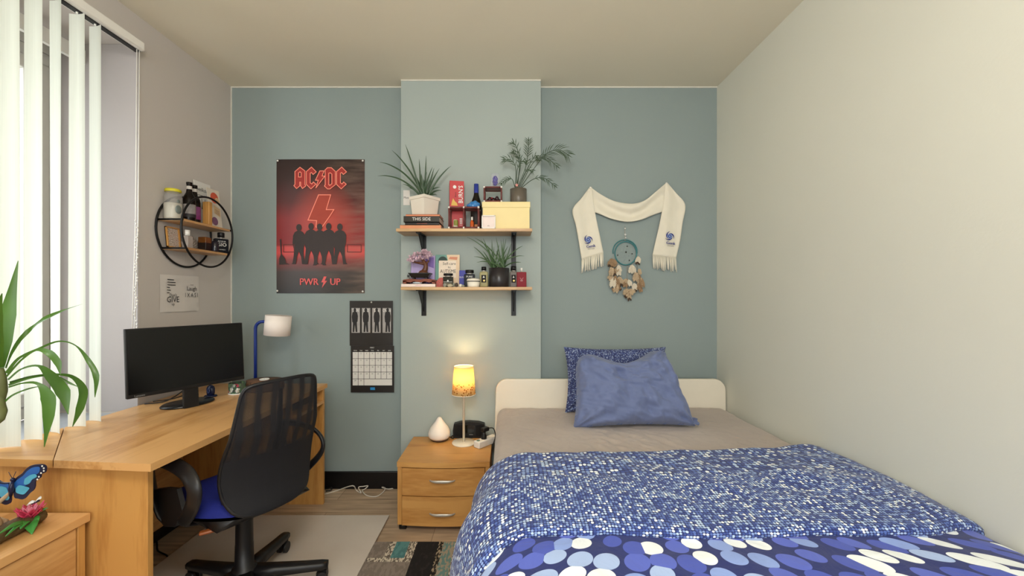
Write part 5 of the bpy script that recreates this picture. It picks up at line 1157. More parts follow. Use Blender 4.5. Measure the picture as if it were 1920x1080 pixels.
# grey pot with parlour palm
pc = Vector((px(972, -.185), -.185, ZB)); t = thing('potted_palm', 'small palm in a grey cylinder pot on the cream storage box', 'plant', pc, 'potted plants on the shelves')
m_gp = M('grey_brown_pot', '#655d52', .35, var=.08)
b = B(); b.lathe([(0, 0), (.049, 0), (.053, .004), (.054, .098), (.050, .098), (.049, .086), (0, .086)], pc, 32); b.build('pot', m_gp, t)
b = B(); b.lathe([(0, .0865), (.0485, .0865), (.0485, .0875), (0, .088)], pc, 24); b.build('soil', m_soil, t)
m_palm = M('palm_leaf', '#34492f', .5, var=.3, scale=14); m_stem = M('palm_stem', '#6a7a52', .5, var=.2)
def frond(name, path, n, ln_, y0):
    """path: picture points with depth offsets, leaflets on both sides of the rib"""
    pts = smooth_path([P(x, y, y0 + dy) if len((x, y)) == 2 else 0 for x, y, dy in path], 6); L_ = len(pts)
    b = B(); b.tube(pts, [.0022] * (L_ - 1) + [.0008], 5)
    for k in range(n):
        f = .42 + .57 * k / (n - 1); i = min(L_ - 2, int(f * (L_ - 1))); p = pts[i]; tt = (pts[i + 1] - pts[i]).normalized()
        sd = tt.cross(Vector((0, -1, .15))).normalized(); ll = ln_ * 1.3 * (.55 + .45 * sin(pi * min(1, .18 + .75 * k / n)))
        for s in (-1, 1):
            d_ = (tt * .95 + sd * s * .7).normalized(); e = p + d_ * ll - Z1 * ll * .12
            b.leaf([p, p + d_ * ll * .45 + Z1 * ll * .03, e], [.0007, .0026, .0004], ref=Vector((0, -1, .2)), fold=.2)
    b.leaf([pts[-2], pts[-1], pts[-1] + (pts[-1] - pts[-2]).normalized() * ln_ * .5], [.001, .004, .0004], ref=Vector((0, -1, .2)))
    return b.build('frond', [m_palm], t)
cx, cy = 972, 352
for pth, n, ln_ in ([[(970, cy, 0), (985, 315, 0), (990, 285, .02), (991, 262, .03)], 9, .044], [[(976, cy, 0), (1002, 315, -.02), (1025, 288, -.03), (1048, 281, -.03), (1066, 291, -.03)], 12, .060], [[(974, cy, 0), (1000, 305, .01), (1022, 295, .02), (1046, 313, .02)], 8, .04],
                    [[(966, cy, 0), (967, 315, -.02), (958, 300, -.03), (945, 299, -.03)], 7, .042], [[(970, cy, 0), (974, 310, .03), (970, 292, .03), (962, 285, .03)], 7, .036], [[(978, cy, 0), (1000, 336, -.05), (1020, 334, -.06), (1042, 350, -.06)], 8, .032],
                    [[(966, cy, 0), (960, 336, -.03), (950, 336, -.05), (940, 345, -.06)], 6, .028], [[(972, cy, 0), (984, 325, -.04), (990, 318, -.05), (998, 321, -.05)], 5, .028], [[(968, cy, 0), (976, 305, .0), (968, 275, .0), (962, 268, 0)], 6, .04], [[(972, cy, 0), (992, 310, .03), (1004, 292, .03), (1010, 300, .03)], 6, .03], [[(968, cy, 0), (970, 318, -.03), (978, 303, -.04), (986, 304, -.04)], 6, .028]):
    frond('frond', pth, n, ln_, -.185)
c = P(969, 347, -.24); t = thing('star_pick', 'small pink star decoration stuck in the grey palm pot', 'decoration', pc + Vector((-.02, -.042, .088)))
b = B(); b.prism([c + Vector(((.013 if k % 2 == 0 else .0055) * sin(k * pi / 5), 0, (.013 if k % 2 == 0 else .0055) * cos(k * pi / 5))) for k in range(10)], (0, .004, 0)); b.build('star', M('pink_star', '#d98f86', .5), t)
b = B(); b.tube([c + Vector((0, .002, -.008)), pc + Vector((-.012, -.04, .089))], .0012, 6); b.build('stick', m_stem, t)
# ================================================================== lower shelf things
yl = -.275
book_flat('thin pinkish white book lying flat under the bonsai on the lower shelf', px(752, yl), px(816, yl), LZ, LZ + .021, M('pink_white_cover', '#ecd9d0', .5), yl, -.11, 'mindfulness', .008, M('pink_print', '#d58a94', .6), 'books on the lower shelf')
ZS = LZ + .0212
# bluish stones in front under the stand
b = B(); c = Vector((px(783, -.24), -.245, ZS)); vs = b.ball(c + Z1 * .006, .024, sx=1.3, sy=.6, sz=.28)
tag(b.build('blue_stone', M('pale_blue_stone', '#b9c4cc', .3, var=.15)), 'flat pale blue stone under the brown bonsai stand', 'stone')
t = thing('display_stand', 'low reddish brown wavy wooden stand carrying the bonsai', 'stand', (px(787, -.23), -.2, ZS))
m_rw = M('red_brown_wood', '#7a3a22', .45, var=.25, scale=14, stretch=(.3, 1, 1)); zs_ = pz(523, -.24)
x0, x1 = px(756, -.24), px(817, -.24)
b = B(); n_ = 24; up = [(x0 + (x1 - x0) * k / n_, zs_ - .004 * (1 + cos(4 * pi * k / n_)) / 2 - (.006 if k in (0, n_) else 0)) for k in range(n_ + 1)]
b.prism([Vector((x, -.255, z)) for x, z in up] + [Vector((x, -.255, z - .018 + .004 * sin(k * .9))) for k, (x, z) in reversed(list(enumerate(up)))], (0, .11, 0)); b.build('top', m_rw, t)
for x in (x0 + .006, x1 - .020):
    b = B(); b.prism([Vector((x + a, -.255, z)) for a, z in ((0, ZS), (.014, ZS), (.018, zs_ - .012), (-.004, zs_ - .012))], (0, .11, 0)); b.build('leg', m_rw, t)
# bonsai
bz = zs_ + .0005
ct = Vector((px(788, -.21), -.205, bz)); t = thing('bonsai', 'brick built bonsai with pink blossom and brown trunk on the lower shelf', 'bonsai', ct)
b = B(); rings = []
for hx, hy, z in ((.050, .028, .009), (.054, .031, .011), (.064, .037, .030), (.070, .039, .032), (.070, .039, .038)): rings.append([b.bm.verts.new(ct + Vector((sx * hx, sy * hy, z))) for sx, sy in ((-1, -1), (1, -1), (1, 1), (-1, 1))])
b.skin(rings, smooth=False)
for sx in (-1, 1):
    for sy in (-1, 1): b.box(ct.x + sx * .040 - .006, ct.x + sx * .040 + .006, ct.y + sy * .018 - .006, ct.y + sy * .018 + .006, bz, bz + .010)
b.build('tray', M('black_tray', '#15110f', .3), t)
b = B(); m_tr = M('brick_brown', '#5e3622', .4, var=.3, scale=50)
b.tube(smooth_path([ct + Vector(p) for p in ((.014, 0, .036), (.030, 0, .060), (.034, 0, .088), (.022, 0, .112), (.004, 0, .128))], 4), [.024, .021, .019, .018, .017, .016, .015, .014, .014, .013, .012, .011, .010, .009, .009, .008, .008], 8)
b.tube([ct + Vector((.030, 0, .098)), ct + Vector((-.01, .005, .104)), ct + Vector((-.05, 0, .110))], [.011, .008, .005], 8); b.tube([ct + Vector((.032, 0, .092)), ct + Vector((.055, -.004, .118))], [.009, .005], 8)
b.lathe([(.034, .038), (.028, .046), (.022, .054)], ct + Vector((.018, 0, 0)), 10); b.build('trunk', m_tr, t)
b = B(); rnd = random.Random(3); m_bl = M('pink_blossom', '#fbd9e3', .5, var=.15)
for k in range(210):
    a, e = rnd.uniform(0, 2 * pi), rnd.uniform(-.55, 1.0); u = rnd.uniform(.6, 1)
    c = ct + Vector((-.006 + .078 * u * cos(a) * math.sqrt(max(0, 1 - e * e * .75)), .036 * u * sin(a), .134 + .036 * e + .016 * cos(a)))
    for j in range(4):
        d_ = Vector((rnd.uniform(-1, 1), rnd.uniform(-1, .4), rnd.uniform(-.2, 1))).normalized()
        b.leaf([c, c + d_ * .008, c + d_ * .016], [.0012, .0044, .001], fold=.1)
b.build('blossom', m_bl, t)
# little grey bottle behind
c = Vector((px(765, -.16), -.15, ZS)); t = thing('tiny_bottle', 'tiny grey capped bottle at the left end behind the bonsai', 'bottle', c)
b = B(); b.lathe([(0, 0), (.009, 0), (.010, .003), (.010, .040), (.006, .046), (0, .046)], c, 16); b.build('glass', M('pale_bottle', '#a8a9a2', .2), t)
b = B(); b.cyl(c + Z1 * .0465, c + Z1 * .062, .008); b.build('cap', M('grey_cap', '#54585a', .4), t)
# standing books
def book_stand(label, x0, x1, y0, z0, z1, lean, cover, marks, mats, th=.016, group='books on the lower shelf'):
    c = Vector(((x0 + x1) / 2, y0, z0)); t = thing('book', label, 'book', c, group)
    V_ = Vector((0, lean, 1)).normalized(); w, h = x1 - x0, z1 - z0; N_ = X1.cross(V_); O = c + V_ * (h / 2)
    b = B()
    for a0, a1, e in ((0, .0018, 0), (th - .0018, th, 0)): b.prism([O - N_ * a0 + X1 * x + V_ * y for x, y in ((-w / 2, -h / 2), (w / 2, -h / 2), (w / 2, h / 2), (-w / 2, h / 2))], -N_ * (a1 - a0))
    b.prism([O + X1 * x + V_ * y for x, y in ((-w / 2, -h / 2), (-w / 2 + .0018, -h / 2), (-w / 2 + .0018, h / 2), (-w / 2, h / 2))], -N_ * th); b.build('cover', cover, t)
    b = B(); b.prism([O - N_ * .0018 + X1 * x + V_ * y for x, y in ((-w / 2 + .002, -h / 2 + .002), (w / 2 - .003, -h / 2 + .002), (w / 2 - .003, h / 2 - .002), (-w / 2 + .002, h / 2 - .002))], -N_ * (th - .0036)); b.build('pages', M('book_pages_#e4dccb', '#e4dccb', .8), t)
    b = B(); marks(b, O + N_ * .0006, V_, w, h); b.build('cover_print', mats, t)
def mk(b, O, V_, w, h):
    b.text('mijn', .020, O + V_ * (-.02 * h) - X1 * .02, X1, V_, 0, .0003); b.text('Autisme', .018, O + V_ * (-.16 * h) - X1 * .01, X1, V_, 1, .0003); b.poly(O, X1, V_, [(.1 * w, .2 * h), (.46 * w, .1 * h), (.46 * w, .45 * h), (.1 * w, .45 * h)], 2, .0001); b.disc(O, X1, V_, (.28 * w, -.3 * h), .02, 2, .0002)
yb_ = -.135
book_stand('purple book standing behind the pink bonsai on the lower shelf', px(770, yb_), px(815, yb_), yb_, LZ, pz(479, yb_), .06, M('lilac_cover', '#b3a0cf', .5, var=.08), mk, [m_whiteink, M('navy_print', '#2a2358', .6), M('deep_lilac', '#7d64a8', .6)])
def mk(b, O, V_, w, h):
    b.poly(O, X1, V_, [(-.5 * w, -.5 * h), (-.36 * w, -.5 * h), (-.36 * w, .5 * h), (-.5 * w, .5 * h)], 0, .0002)
    b.poly(O, X1, V_, [(-.36 * w, .30 * h), (.02 * w, .30 * h), (-.04 * w, .5 * h), (-.36 * w, .5 * h)], 0, .0002); b.disc(O, X1, V_, (-.2 * w, .31 * h), .030, 1, .0004)
    b.poly(O, X1, V_, [(-.36 * w, -.20 * h), (.36 * w, -.20 * h), (.36 * w, .32 * h), (-.36 * w, .32 * h)], 2, .0006)
    b.text('Self-care', .026, O + V_ * (.225 * h) + X1 * .012, X1, V_, 3, .0009, sx=.95); b.text('bij', .018, O + V_ * (.115 * h) + X1 * .012, X1, V_, 3, .0009); b.text('AUTISME', .032, O + V_ * (-.01 * h) + X1 * .004, X1, V_, 3, .0009, sx=.82)
    b.poly(O, X1, V_, [(.05 * w, .37 * h), (.4 * w, .34 * h), (.42 * w, .43 * h), (.1 * w, .44 * h)], 4, .0004)
yb_ = -.150
book_stand('beige and teal self care book standing upright on the lower shelf', px(816, yb_), px(861, yb_), yb_, LZ, pz(477, yb_), .08, M('beige_cover', '#e5c9a8', .5, var=.04), mk, [M('teal_print', '#6f9c92', .6), M('dark_teal_print', '#31463f', .6), M('cream_print', '#efdfcc', .6), m_ink, M('salmon_print', '#d58f72', .6)])
# red fan
c = Vector((px(827, -.225), -.215, LZ)); b = B()
b.prism([c + Vector((.037 * cos(pi * k / 16), 0, .062 * sin(pi * k / 16))) for k in range(17)], (0, .004, 0))
for k in range(1, 8): a = pi * k / 8; b.tube([c + Vector((0, -.001, .002)), c + Vector((.035 * cos(a), -.001, .059 * sin(a)))], .0012, 5, mi=1)
tag(b.build('shell_ornament', [M('coral_red', '#c25a52', .5, var=.15), M('pale_coral', '#d98a7c', .5)]), 'coral red ribbed half round shell on the lower shelf', 'ornament')
def perfume(name, label, x0, x1, y0, dp, ztop, zcap, gl, cap, extra=None, shoulder=.006, rot=0, capw=.4, cat='perfume'):
    """box shaped bottle; x0,x1 picture columns at depth y0"""
    X0, X1_ = px(x0, y0), px(x1, y0); c = Vector(((X0 + X1_) / 2, y0 + dp / 2, LZ)); t = thing(name, label, cat, c, 'perfumes on the lower shelf')
    w = X1_ - X0; h = pz(ztop, y0) - LZ; hc = pz(zcap, y0) - LZ
    Mq = Matrix.Translation(c) @ Matrix.Rotation(R(rot), 4, 'Z')
    b = B(); b.box(-w / 2, w / 2, -dp / 2, dp / 2, 0, h, bevel=shoulder, seg=3, mat=Mq); b.build('glass', gl, t)
    b = B(); r_ = w * capw / 2; b.cyl(Mq @ Vector((0, 0, h)), Mq @ Vector((0, 0, h + .008)), r_ * .7, n=16); b.build('collar', m_chrome, t)
    b = B(); b.cyl(Mq @ Vector((0, 0, h + .008)), Mq @ Vector((0, 0, max(hc, h + .012))), r_, n=20); b.build('cap', cap, t)
    if extra:
        b = B(); mats = extra(b, Mq @ Vector((0, -dp / 2 - .0006, 0)), Mq.to_3x3() @ X1, w, h); b.build('label', mats, t)
    return t
m_gold = M('gold_print2', '#b99a5a', .35, .6)
def ex(b, O, U_, w, h):
    b.poly(O, U_, Z1, [(-.4 * w, .12 * h), (.4 * w, .12 * h), (.4 * w, .4 * h), (-.4 * w, .4 * h)], 0, 0); b.disc(O, U_, Z1, (0, .62 * h), .005, 1, 0); b.ribbon(O, U_, Z1, [(-.42 * w, .5 * h), (.42 * w, .5 * h)], .002, 1, .0002, False); return [M('olive_label', '#6d6650', .5, var=.4, scale=70), m_whiteink]
abx = perfume('perfume_bottle', 'dark olive square perfume with wide black cap before the self care book', 830.5, 849, -.262, .03, 519, 512.5, M('olive_black_glass', '#2b2a20', .32, ior=1.2, var=.15), m_black, ex, .002, capw=.95)
m_st = [M('stone_sand', '#b8ad92', .8, var=.2), M('stone_grey', '#8f8f82', .8, var=.2), M('stone_dark', '#453a30', .7, var=.2), M('stone_white', '#dcd5c4', .7, var=.1)]
for k, (x, w_, h_, mi, nm) in enumerate(((834, .012, .026, 1, 'grey upright pebble at the left end of the row of stones'), (844, .018, .020, 0, 'sand coloured flat pebble in the row of stones'), (850, .011, .028, 1, 'tall greenish pebble behind the sand coloured one'), (856, .012, .026, 2, 'dark brown pebble in the middle of the row of stones'), (863, .011, .020, 3, 'round white pebble right of the dark brown pebble'), (868, .010, .016, 1, 'small grey pebble at the right end of the row of stones'))):
    y0 = -.280 if k not in (2,) else -.255; c = Vector((px(x, y0), y0, LZ)); b = B(); vs = b.ball(c + Z1 * h_ * .48, 1, sx=w_, sy=.008, sz=h_ / 2, u=12, v=8)
    for v in vs: v.co += (v.co - c).normalized() * .003 * nz3(v.co, 70); v.co.z = max(v.co.z, LZ)
    tag(b.build('pebble', m_st[mi]), nm + ' on the lower shelf', 'stone', 'pebbles on the lower shelf')
def ex(b, O, U_, w, h): b.text('BLEU', .011, O + Z1 * (.55 * h), U_, Z1); return [m_whiteink]
bxx = thing('perfume_box', 'bright blue perfume carton behind the black perfume bottle', 'box', (px(868, -.18), -.165, LZ))
b = B(); b.box(px(861, -.18), px(876, -.18), -.18, -.145, LZ, pz(507, -.18), bevel=.001); b.build('carton', M('royal_blue_carton', '#2a2f9c', .4), bxx)
b = B(); b.text('BLEU', .014, Vector((px(866, -.18), -.1806, LZ + .065)), X1, Z1); b.build('lettering', m_whiteink, bxx)
def ex(b, O, U_, w, h): b.text('PURE', .016, O + Z1 * (.80 * h), U_, Z1, sx=1.1); return [m_whiteink]
perfume('perfume_bottle', 'black perfume bottle with broad black cap behind the white jar', 870, 890, -.225, .03, 514, 506, M('black_perfume_glass', '#0b0d16'), m_black, ex, .003, capw=.8)
c = Vector((px(887.5, -.25), -.245, LZ)); t = thing('cream_jar', 'white lidded cream jar at the front of the lower shelf', 'jar', c, 'perfumes on the lower shelf')
b = B(); b.lathe([(0, 0), (.034, 0), (.037, .004), (.041, .034), (0, .034)], c, 30); b.build('jar', M('white_jar', '#e9e2d3', .35), t)
b = B(); b.lathe([(.0415, .034), (.0415, .039), (0, .039)], c, 30, cap0=False); b.build('band', m_ink, t)
b = B(); b.lathe([(.042, .039), (.042, .046), (.036, .053), (0, .057)], c, 30, cap0=False); b.build('lid', M('white_jar', '#e9e2d3'), t)
def ex(b, O, U_, w, h):
    b.poly(O, U_, Z1, [(-.28 * w, .30 * h), (.28 * w, .30 * h), (.28 * w, .78 * h), (-.28 * w, .78 * h)], 0, 0); b.poly(O, U_, Z1, [(-.12 * w, .6 * h), (.12 * w, .6 * h), (0, .74 * h)], 1, .0003); b.disc(O, U_, Z1, (.04 * w, .42 * h), .006, 2, .0003); return [m_ink, m_whiteink, m_gold]
perfume('perfume_bottle', 'clear yellowish perfume with tall black cap left of the dark grey pot', 899, 915, -.225, .028, 509, 500, M('yellowish_glass', '#a19a72', .32, ior=1.2, var=.15, scale=30), m_black, ex, .010, capw=.58)
perfume('perfume_bottle', 'clear perfume with black cap half hidden right of the dark grey pot', 956, 970, -.185, .028, 509, 499, M('pale_grey_glass', '#7d7672', .32, ior=1.2, var=.15), m_black, ex, .008, capw=.75)
def ex(b, O, U_, w, h): b.text('W', .016, O + Z1 * (.42 * h), U_, Z1); b.ribbon(O, U_, Z1, [(-.18 * w, .62 * h), (0, .5 * h), (.18 * w, .62 * h)], .0014, 0, 0, False); return [M('pink_metal_print', '#d9a6a6', .4)]
perfume('perfume_bottle', 'deep red perfume bottle with white nozzle at the right end of the lower shelf', 969, 987, -.235, .03, 510, 502, M('deep_red_glass', '#7d1420', .32, ior=1.2, var=.15), m_white, ex, .003, capw=.2)
# dark pot with grass
pc = Vector((px(935.5, -.19), -.19, LZ)); t = thing('potted_plant', 'grassy plant in a dark grey cylinder pot on the lower shelf', 'plant', pc, 'potted plants on the shelves')
hp = pz(502, -.23) - LZ
b = B(); b.lathe([(0, 0), (.060, 0), (.064, .004), (.0655, hp), (.061, hp), (.060, hp - .012), (0, hp - .012)], pc, 36); b.build('pot', M('charcoal_pot', '#2a2628', .3, var=.08), t)
b = B(); b.lathe([(0, hp - .0115), (.0595, hp - .0115), (.0595, hp - .0105), (0, hp - .01)], pc, 24); b.build('soil', m_soil, t)
tips = [(876, 445, -.03), (890, 446, .03), (901, 449, 0), (906, 447, -.05), (922, 449, .04), (930, 445, 0), (939, 449, -.04), (944, 447, .03), (949, 447, -.02), (959, 456, .04), (980, 461, -.04), (983, 480, -.03), (977, 492, -.08), (894, 492, -.08), (889, 481, -.04), (888, 463, .05), (914, 460, .0), (926, 462, .05), (936, 458, .06), (952, 462, -.06), (905, 470, -.06), (966, 470, .03), (945, 470, .05), (918, 475, -.05), (958, 482, -.06), (930, 470, .02), (910, 482, .04), (940, 478, -.04), (950, 476, .02), (924, 480, .06)]
b = B(); grass(b, pc + Z1 * (hp - .011), tips, .0042, -.19, .30, .042); b.build('foliage', M('green_leaf', '#3b5730', .45, var=.3, scale=12), t)

# ================================================================== scarf
def scarf():
    S_ = .2314; yw = -.004
    def s(x, y, dy=0): return P(1060 + x * S_, 330 + y * S_, yw - dy)
    t = thing('scarf', 'cream football scarf with blue emblems draped on the teal wall', 'scarf', (px(1180, 0), 0, pz(500, 0)))
    m_sc = M('cream_knit', '#e6dfcd', .85, var=.04, scale=25, bump=.10, bscale=260, sheen=.2)
    top = smooth_path([Vector(p + (0,)) for p in ((205, 90), (290, 150), (400, 205), (540, 225), (640, 200), (730, 130), (818, 55))], 6)
    bot = smooth_path([Vector(p + (0,)) for p in ((215, 292), (270, 305), (370, 345), (500, 370), (610, 355), (700, 320), (800, 285))], 6)
    def strip(ea, eb, amp, off, nu=40, nv=14, ph=0):
        def fn(u, v):
            i = u * (len(ea) - 1); k = min(int(i), len(ea) - 2); a = ea[k].lerp(ea[k + 1], i - k)
            i = u * (len(eb) - 1); k = min(int(i), len(eb) - 2); c = eb[k].lerp(eb[k + 1], i - k)
            q = a.lerp(c, v); d_ = off + amp * (.5 + .5 * sin(v * 7 + ph + 5 * abs(u - .5))) * (.35 + .65 * sin(pi * max(0, min(1, u)))) + .003 * nz3((u * 3, v * 2, ph), 2)
            return s(q.x, q.y, d_)
        return fn
    b = B(); b.grid(strip(top, bot, .030, .004), 64, 24); b.build('swag', m_sc, t, solid=.004)
    def V3(l): return smooth_path([Vector(p + (0,)) for p in l], 6)
    L_o, L_i = V3(((200, 88), (130, 180), (58, 275), (85, 400), (110, 540), (132, 675))), V3(((212, 90), (225, 180), (240, 290), (262, 400), (285, 510), (308, 620)))
    R_o, R_i = V3(((822, 52), (900, 140), (972, 235), (950, 380), (930, 520), (898, 665))), V3(((812, 55), (800, 160), (782, 290), (760, 400), (735, 510), (706, 640)))
    for nm, eo, ei, ph in (('tail', L_o, L_i, 0), ('tail', R_o, R_i, 2)):
        b = B(); b.grid(strip(eo, ei, .014, .012, ph=ph), 40, 16); tl_ = b.build(nm, m_sc, t, solid=.004)
        fr = B(); a, c = eo[-1], ei[-1]; rnd = random.Random(ph)
        for k in range(22):
            f = (k + .5) / 22; q = a.lerp(c, f); ln_ = 105 + rnd.uniform(-10, 14); sl = rnd.uniform(-9, 9) + (-8 if ph == 0 and f < .3 else 0)
            fr.tube([s(q.x, q.y - 4, .016), s(q.x + sl * .4, q.y + ln_ * .5, .018 + rnd.uniform(-.003, .003)), s(q.x + sl, q.y + ln_, .014)], [.0032, .0034, .0026], 6)
        fr.build('fringe', m_sc, tl_)
        # emblem
        ex_, ey = (185, 516) if ph == 0 else (846, 488); yy = .034
        O = s(ex_, ey, yy); an = R(8 if ph == 0 else -6); U_ = Vector((cos(an), 0, sin(an))); V_ = Vector((-sin(an), 0, cos(an)))
        e = B(); q_ = S_ / 272
        for j in range(3):
            st = [math.radians(90 + 120 * j) + .25 * i for i in range(13)]; r0 = 39 * q_
            outer = [(r0 * (1 - .045 * i) * cos(a_), r0 * (1 - .045 * i) * sin(a_)) for i, a_ in enumerate(st)]
            inner = [(r0 * (.99 - .045 * i - .30 * sin(pi * i / 12)) * cos(a_), r0 * (.99 - .045 * i - .30 * sin(pi * i / 12)) * sin(a_)) for i, a_ in enumerate(st)]
            for i in range(12): e.face([O + U_ * p[0] + V_ * p[1] for p in (outer[i], outer[i + 1], inner[i + 1], inner[i])], 0)
        for r_, mi in ((.022 * 1.0 * .78, 1), (.0115, 0), (.006, 1)): e.disc(O, U_, V_, (0, 0), r_, mi, .0004 + (.02 - r_) * .03)
        [e.text('Genk', .027, O - V_ * .0465 + U_ * (.012 + .0008 * j), U_, V_, 0, .0005 + .0001 * j, sx=1.05) for j in (-1, 0, 1)]
        e.text('leeft je mogelijk', .009, O - V_ * .064 + U_ * .012, U_, V_, 2, .0005, sx=.8)
        e.build('emblem', [M('emblem_blue', '#26307c', .7), M('emblem_pale', '#8fa4cf', .7), m_ink], tl_)
    for x, y in ((203, 92), (818, 58)):
        b = B(); b.cyl(s(x, y, -.002), s(x, y, .03), .004, n=10); b.build('peg', m_chrome, t)
scarf()
# ================================================================== dreamcatcher
def dreamcatcher():
    S_ = .13889; y0 = -.012
    def s(x, y, dy=0): return P(1130 + x * S_, 420 + y * S_, y0 - dy)
    t = thing('dreamcatcher', 'teal dreamcatcher with brown and white feathers under the scarf', 'dreamcatcher', (px(1174, 0), 0, pz(562, 0)))
    c = s(312, 395); r_ = 140 * S_ / 272
    m_tq = M('teal_thread', '#3f7c80', .7, var=.25, scale=80)
    b = B(); b.tube([c + Vector((1.04 * r_ * cos(a), 0, 1.12 * r_ * sin(a))) for a in [2 * pi * k / 48 for k in range(48)]], .0042, 8, closed=True); b.build('hoop', m_tq, t)
    b = B(); b.tube([c + Vector((-.004 + 1.16 * r_ * cos(a), .004, .014 + 1.1 * r_ * sin(a))) for a in [R(-12) + R(204) * k / 30 for k in range(31)]], .0036, 8); b.build('outer_hoop', m_tq, t)
    b = B(); n_ = 9
    for lv in range(3):
        ra, rb_ = r_ * (1.05, .72, .42)[lv], r_ * (.72, .42, .16)[lv]
        for k in range(n_):
            a, a2, a3 = 2 * pi * (k + lv * .5) / n_, 2 * pi * (k + lv * .5 + .5) / n_, 2 * pi * (k + lv * .5 + 1) / n_
            b.tube([c + Vector((ra * cos(a), 0, ra * sin(a))), c + Vector((rb_ * cos(a2), 0, rb_ * sin(a2))), c + Vector((ra * cos(a3), 0, ra * sin(a3)))], .0004, 4)
    b.build('web', M('web_thread', '#9fb0ac', .6), t)
    for x, y, rr_ in ((315, 380, .0055), (332, 300, .0042), (398, 402, .0042), (203, 420, .0042), (360, 490, .0042)): b = B(); b.ball(s(x, y, .003), rr_, u=10, v=8); b.build('bead', M('dark_bead', '#2e2a26', .3), t)
    b = B(); b.tube([s(302, 38, -.008), s(300, 90), s(306, 150), s(300, 240)], .0016, 6); b.build('hanging_cord', M('grey_cord', '#a8a096', .7), t)
    for x, y, rr_ in ((303, 60, .0062), (306, 145, .0078), (312, 185, .005)): b = B(); b.ball(s(x, y, .002), rr_, u=12, v=8); b.build('bead', M('white_bead', '#d9d8d4', .2), t)
    mats = [M('feather_tan', '#b8a183', .85, var=.3, scale=60), M('feather_white', '#d6cbb6', .85, var=.15, scale=60), M('feather_brown', '#967a5c', .85, var=.35, scale=60)]; dk_ = M('feather_dark_tip', '#4a3a2e', .85, var=.3)
    F_ = [(135, 460, 100, 580, 2, 36), (155, 470, 140, 570, 2, 34), (125, 570, 110, 690, 0, 26), (135, 590, 165, 690, 2, 22), (130, 690, 75, 745, 0, 26), (140, 700, 130, 850, 1, 34), (165, 690, 180, 800, 2, 24), (215, 545, 215, 690, 1, 30), (215, 560, 185, 640, 0, 20), (215, 700, 250, 840, 0, 34), (205, 720, 190, 900, 2, 26), (190, 800, 170, 920, 0, 30), (200, 830, 245, 890, 2, 14), (330, 730, 300, 850, 2, 28), (345, 745, 375, 835, 1, 24), (320, 740, 285, 800, 0, 20), (345, 870, 300, 960, 0, 36), (350, 880, 420, 940, 0, 32), (345, 880, 360, 1030, 0, 22), (405, 545, 375, 660, 1, 30), (410, 560, 425, 650, 1, 20), (482, 430, 470, 540, 1, 28), (490, 600, 500, 680, 0, 20), (450, 640, 440, 770, 0, 30), (465, 650, 490, 760, 2, 24), (500, 700, 500, 850, 0, 30), (510, 720, 540, 850, 2, 26), (425, 790, 430, 910, 1, 28), (490, 830, 515, 915, 2, 22), (505, 760, 480, 880, 2, 20), (375, 900, 300, 990, 2, 16), (160, 880, 130, 890, 2, 16)]
    b = B()
    for x0, y1 in ((135, 430), (160, 440), (205, 530), (215, 540), (330, 560), (400, 540), (470, 430), (480, 450)): b.tube([s(x0, y1), s(x0 + (330 - x0) * .05, y1 + 180)], .0008, 4)
    b.tube([s(335, 555), s(335, 720), s(345, 870)], .0008, 4); b.build('feather_cords', M('grey_cord', '#a8a096'), t)
    for k, (xa, ya, xb, yb2, mi, w_) in enumerate(F_):
        a, e = s(xa, ya, .004 + .004 * (k % 4)), s(xb, yb2, .010 + .006 * (k % 3)); q_ = S_ / 272 * w_ * .95
        b = B(); ax_ = (e - a); sd_ = ax_.normalized().cross(Vector((.1 * (-1) ** k, -1, .1))).normalized(); rf = random.Random(k)
        b.tube([a, a + ax_ * .5 + Vector((0, -.004, 0)), a + ax_ * .8], [.0012, .0008, .0004], 5)
        for j in range(26):
            f = .08 + .80 * j / 25; s0 = a + ax_ * f + Vector((0, -.004 * sin(pi * f), 0)); wd_ = q_ * (1.15 * sin(pi * min(1, .15 + .75 * f)) + .15) * rf.uniform(.8, 1.25)
            for sg in (-1, 1):
                tip = s0 + ax_ * (.16 + .10 * rf.random()) + sd_ * sg * wd_ + Vector((0, rf.uniform(-.006, .003), 0))
                b.leaf([s0, s0.lerp(tip, .5) + sd_ * sg * wd_ * .12 + Vector((0, -.002, 0)), tip], [.0012, .0034, .0006], ref=Vector((0, -1, .1)), fold=.2, mi=1 if f > .70 and k % 3 == 0 else 0)
        f_ = b.build('feather', [mats[mi], dk_], t)
dreamcatcher()

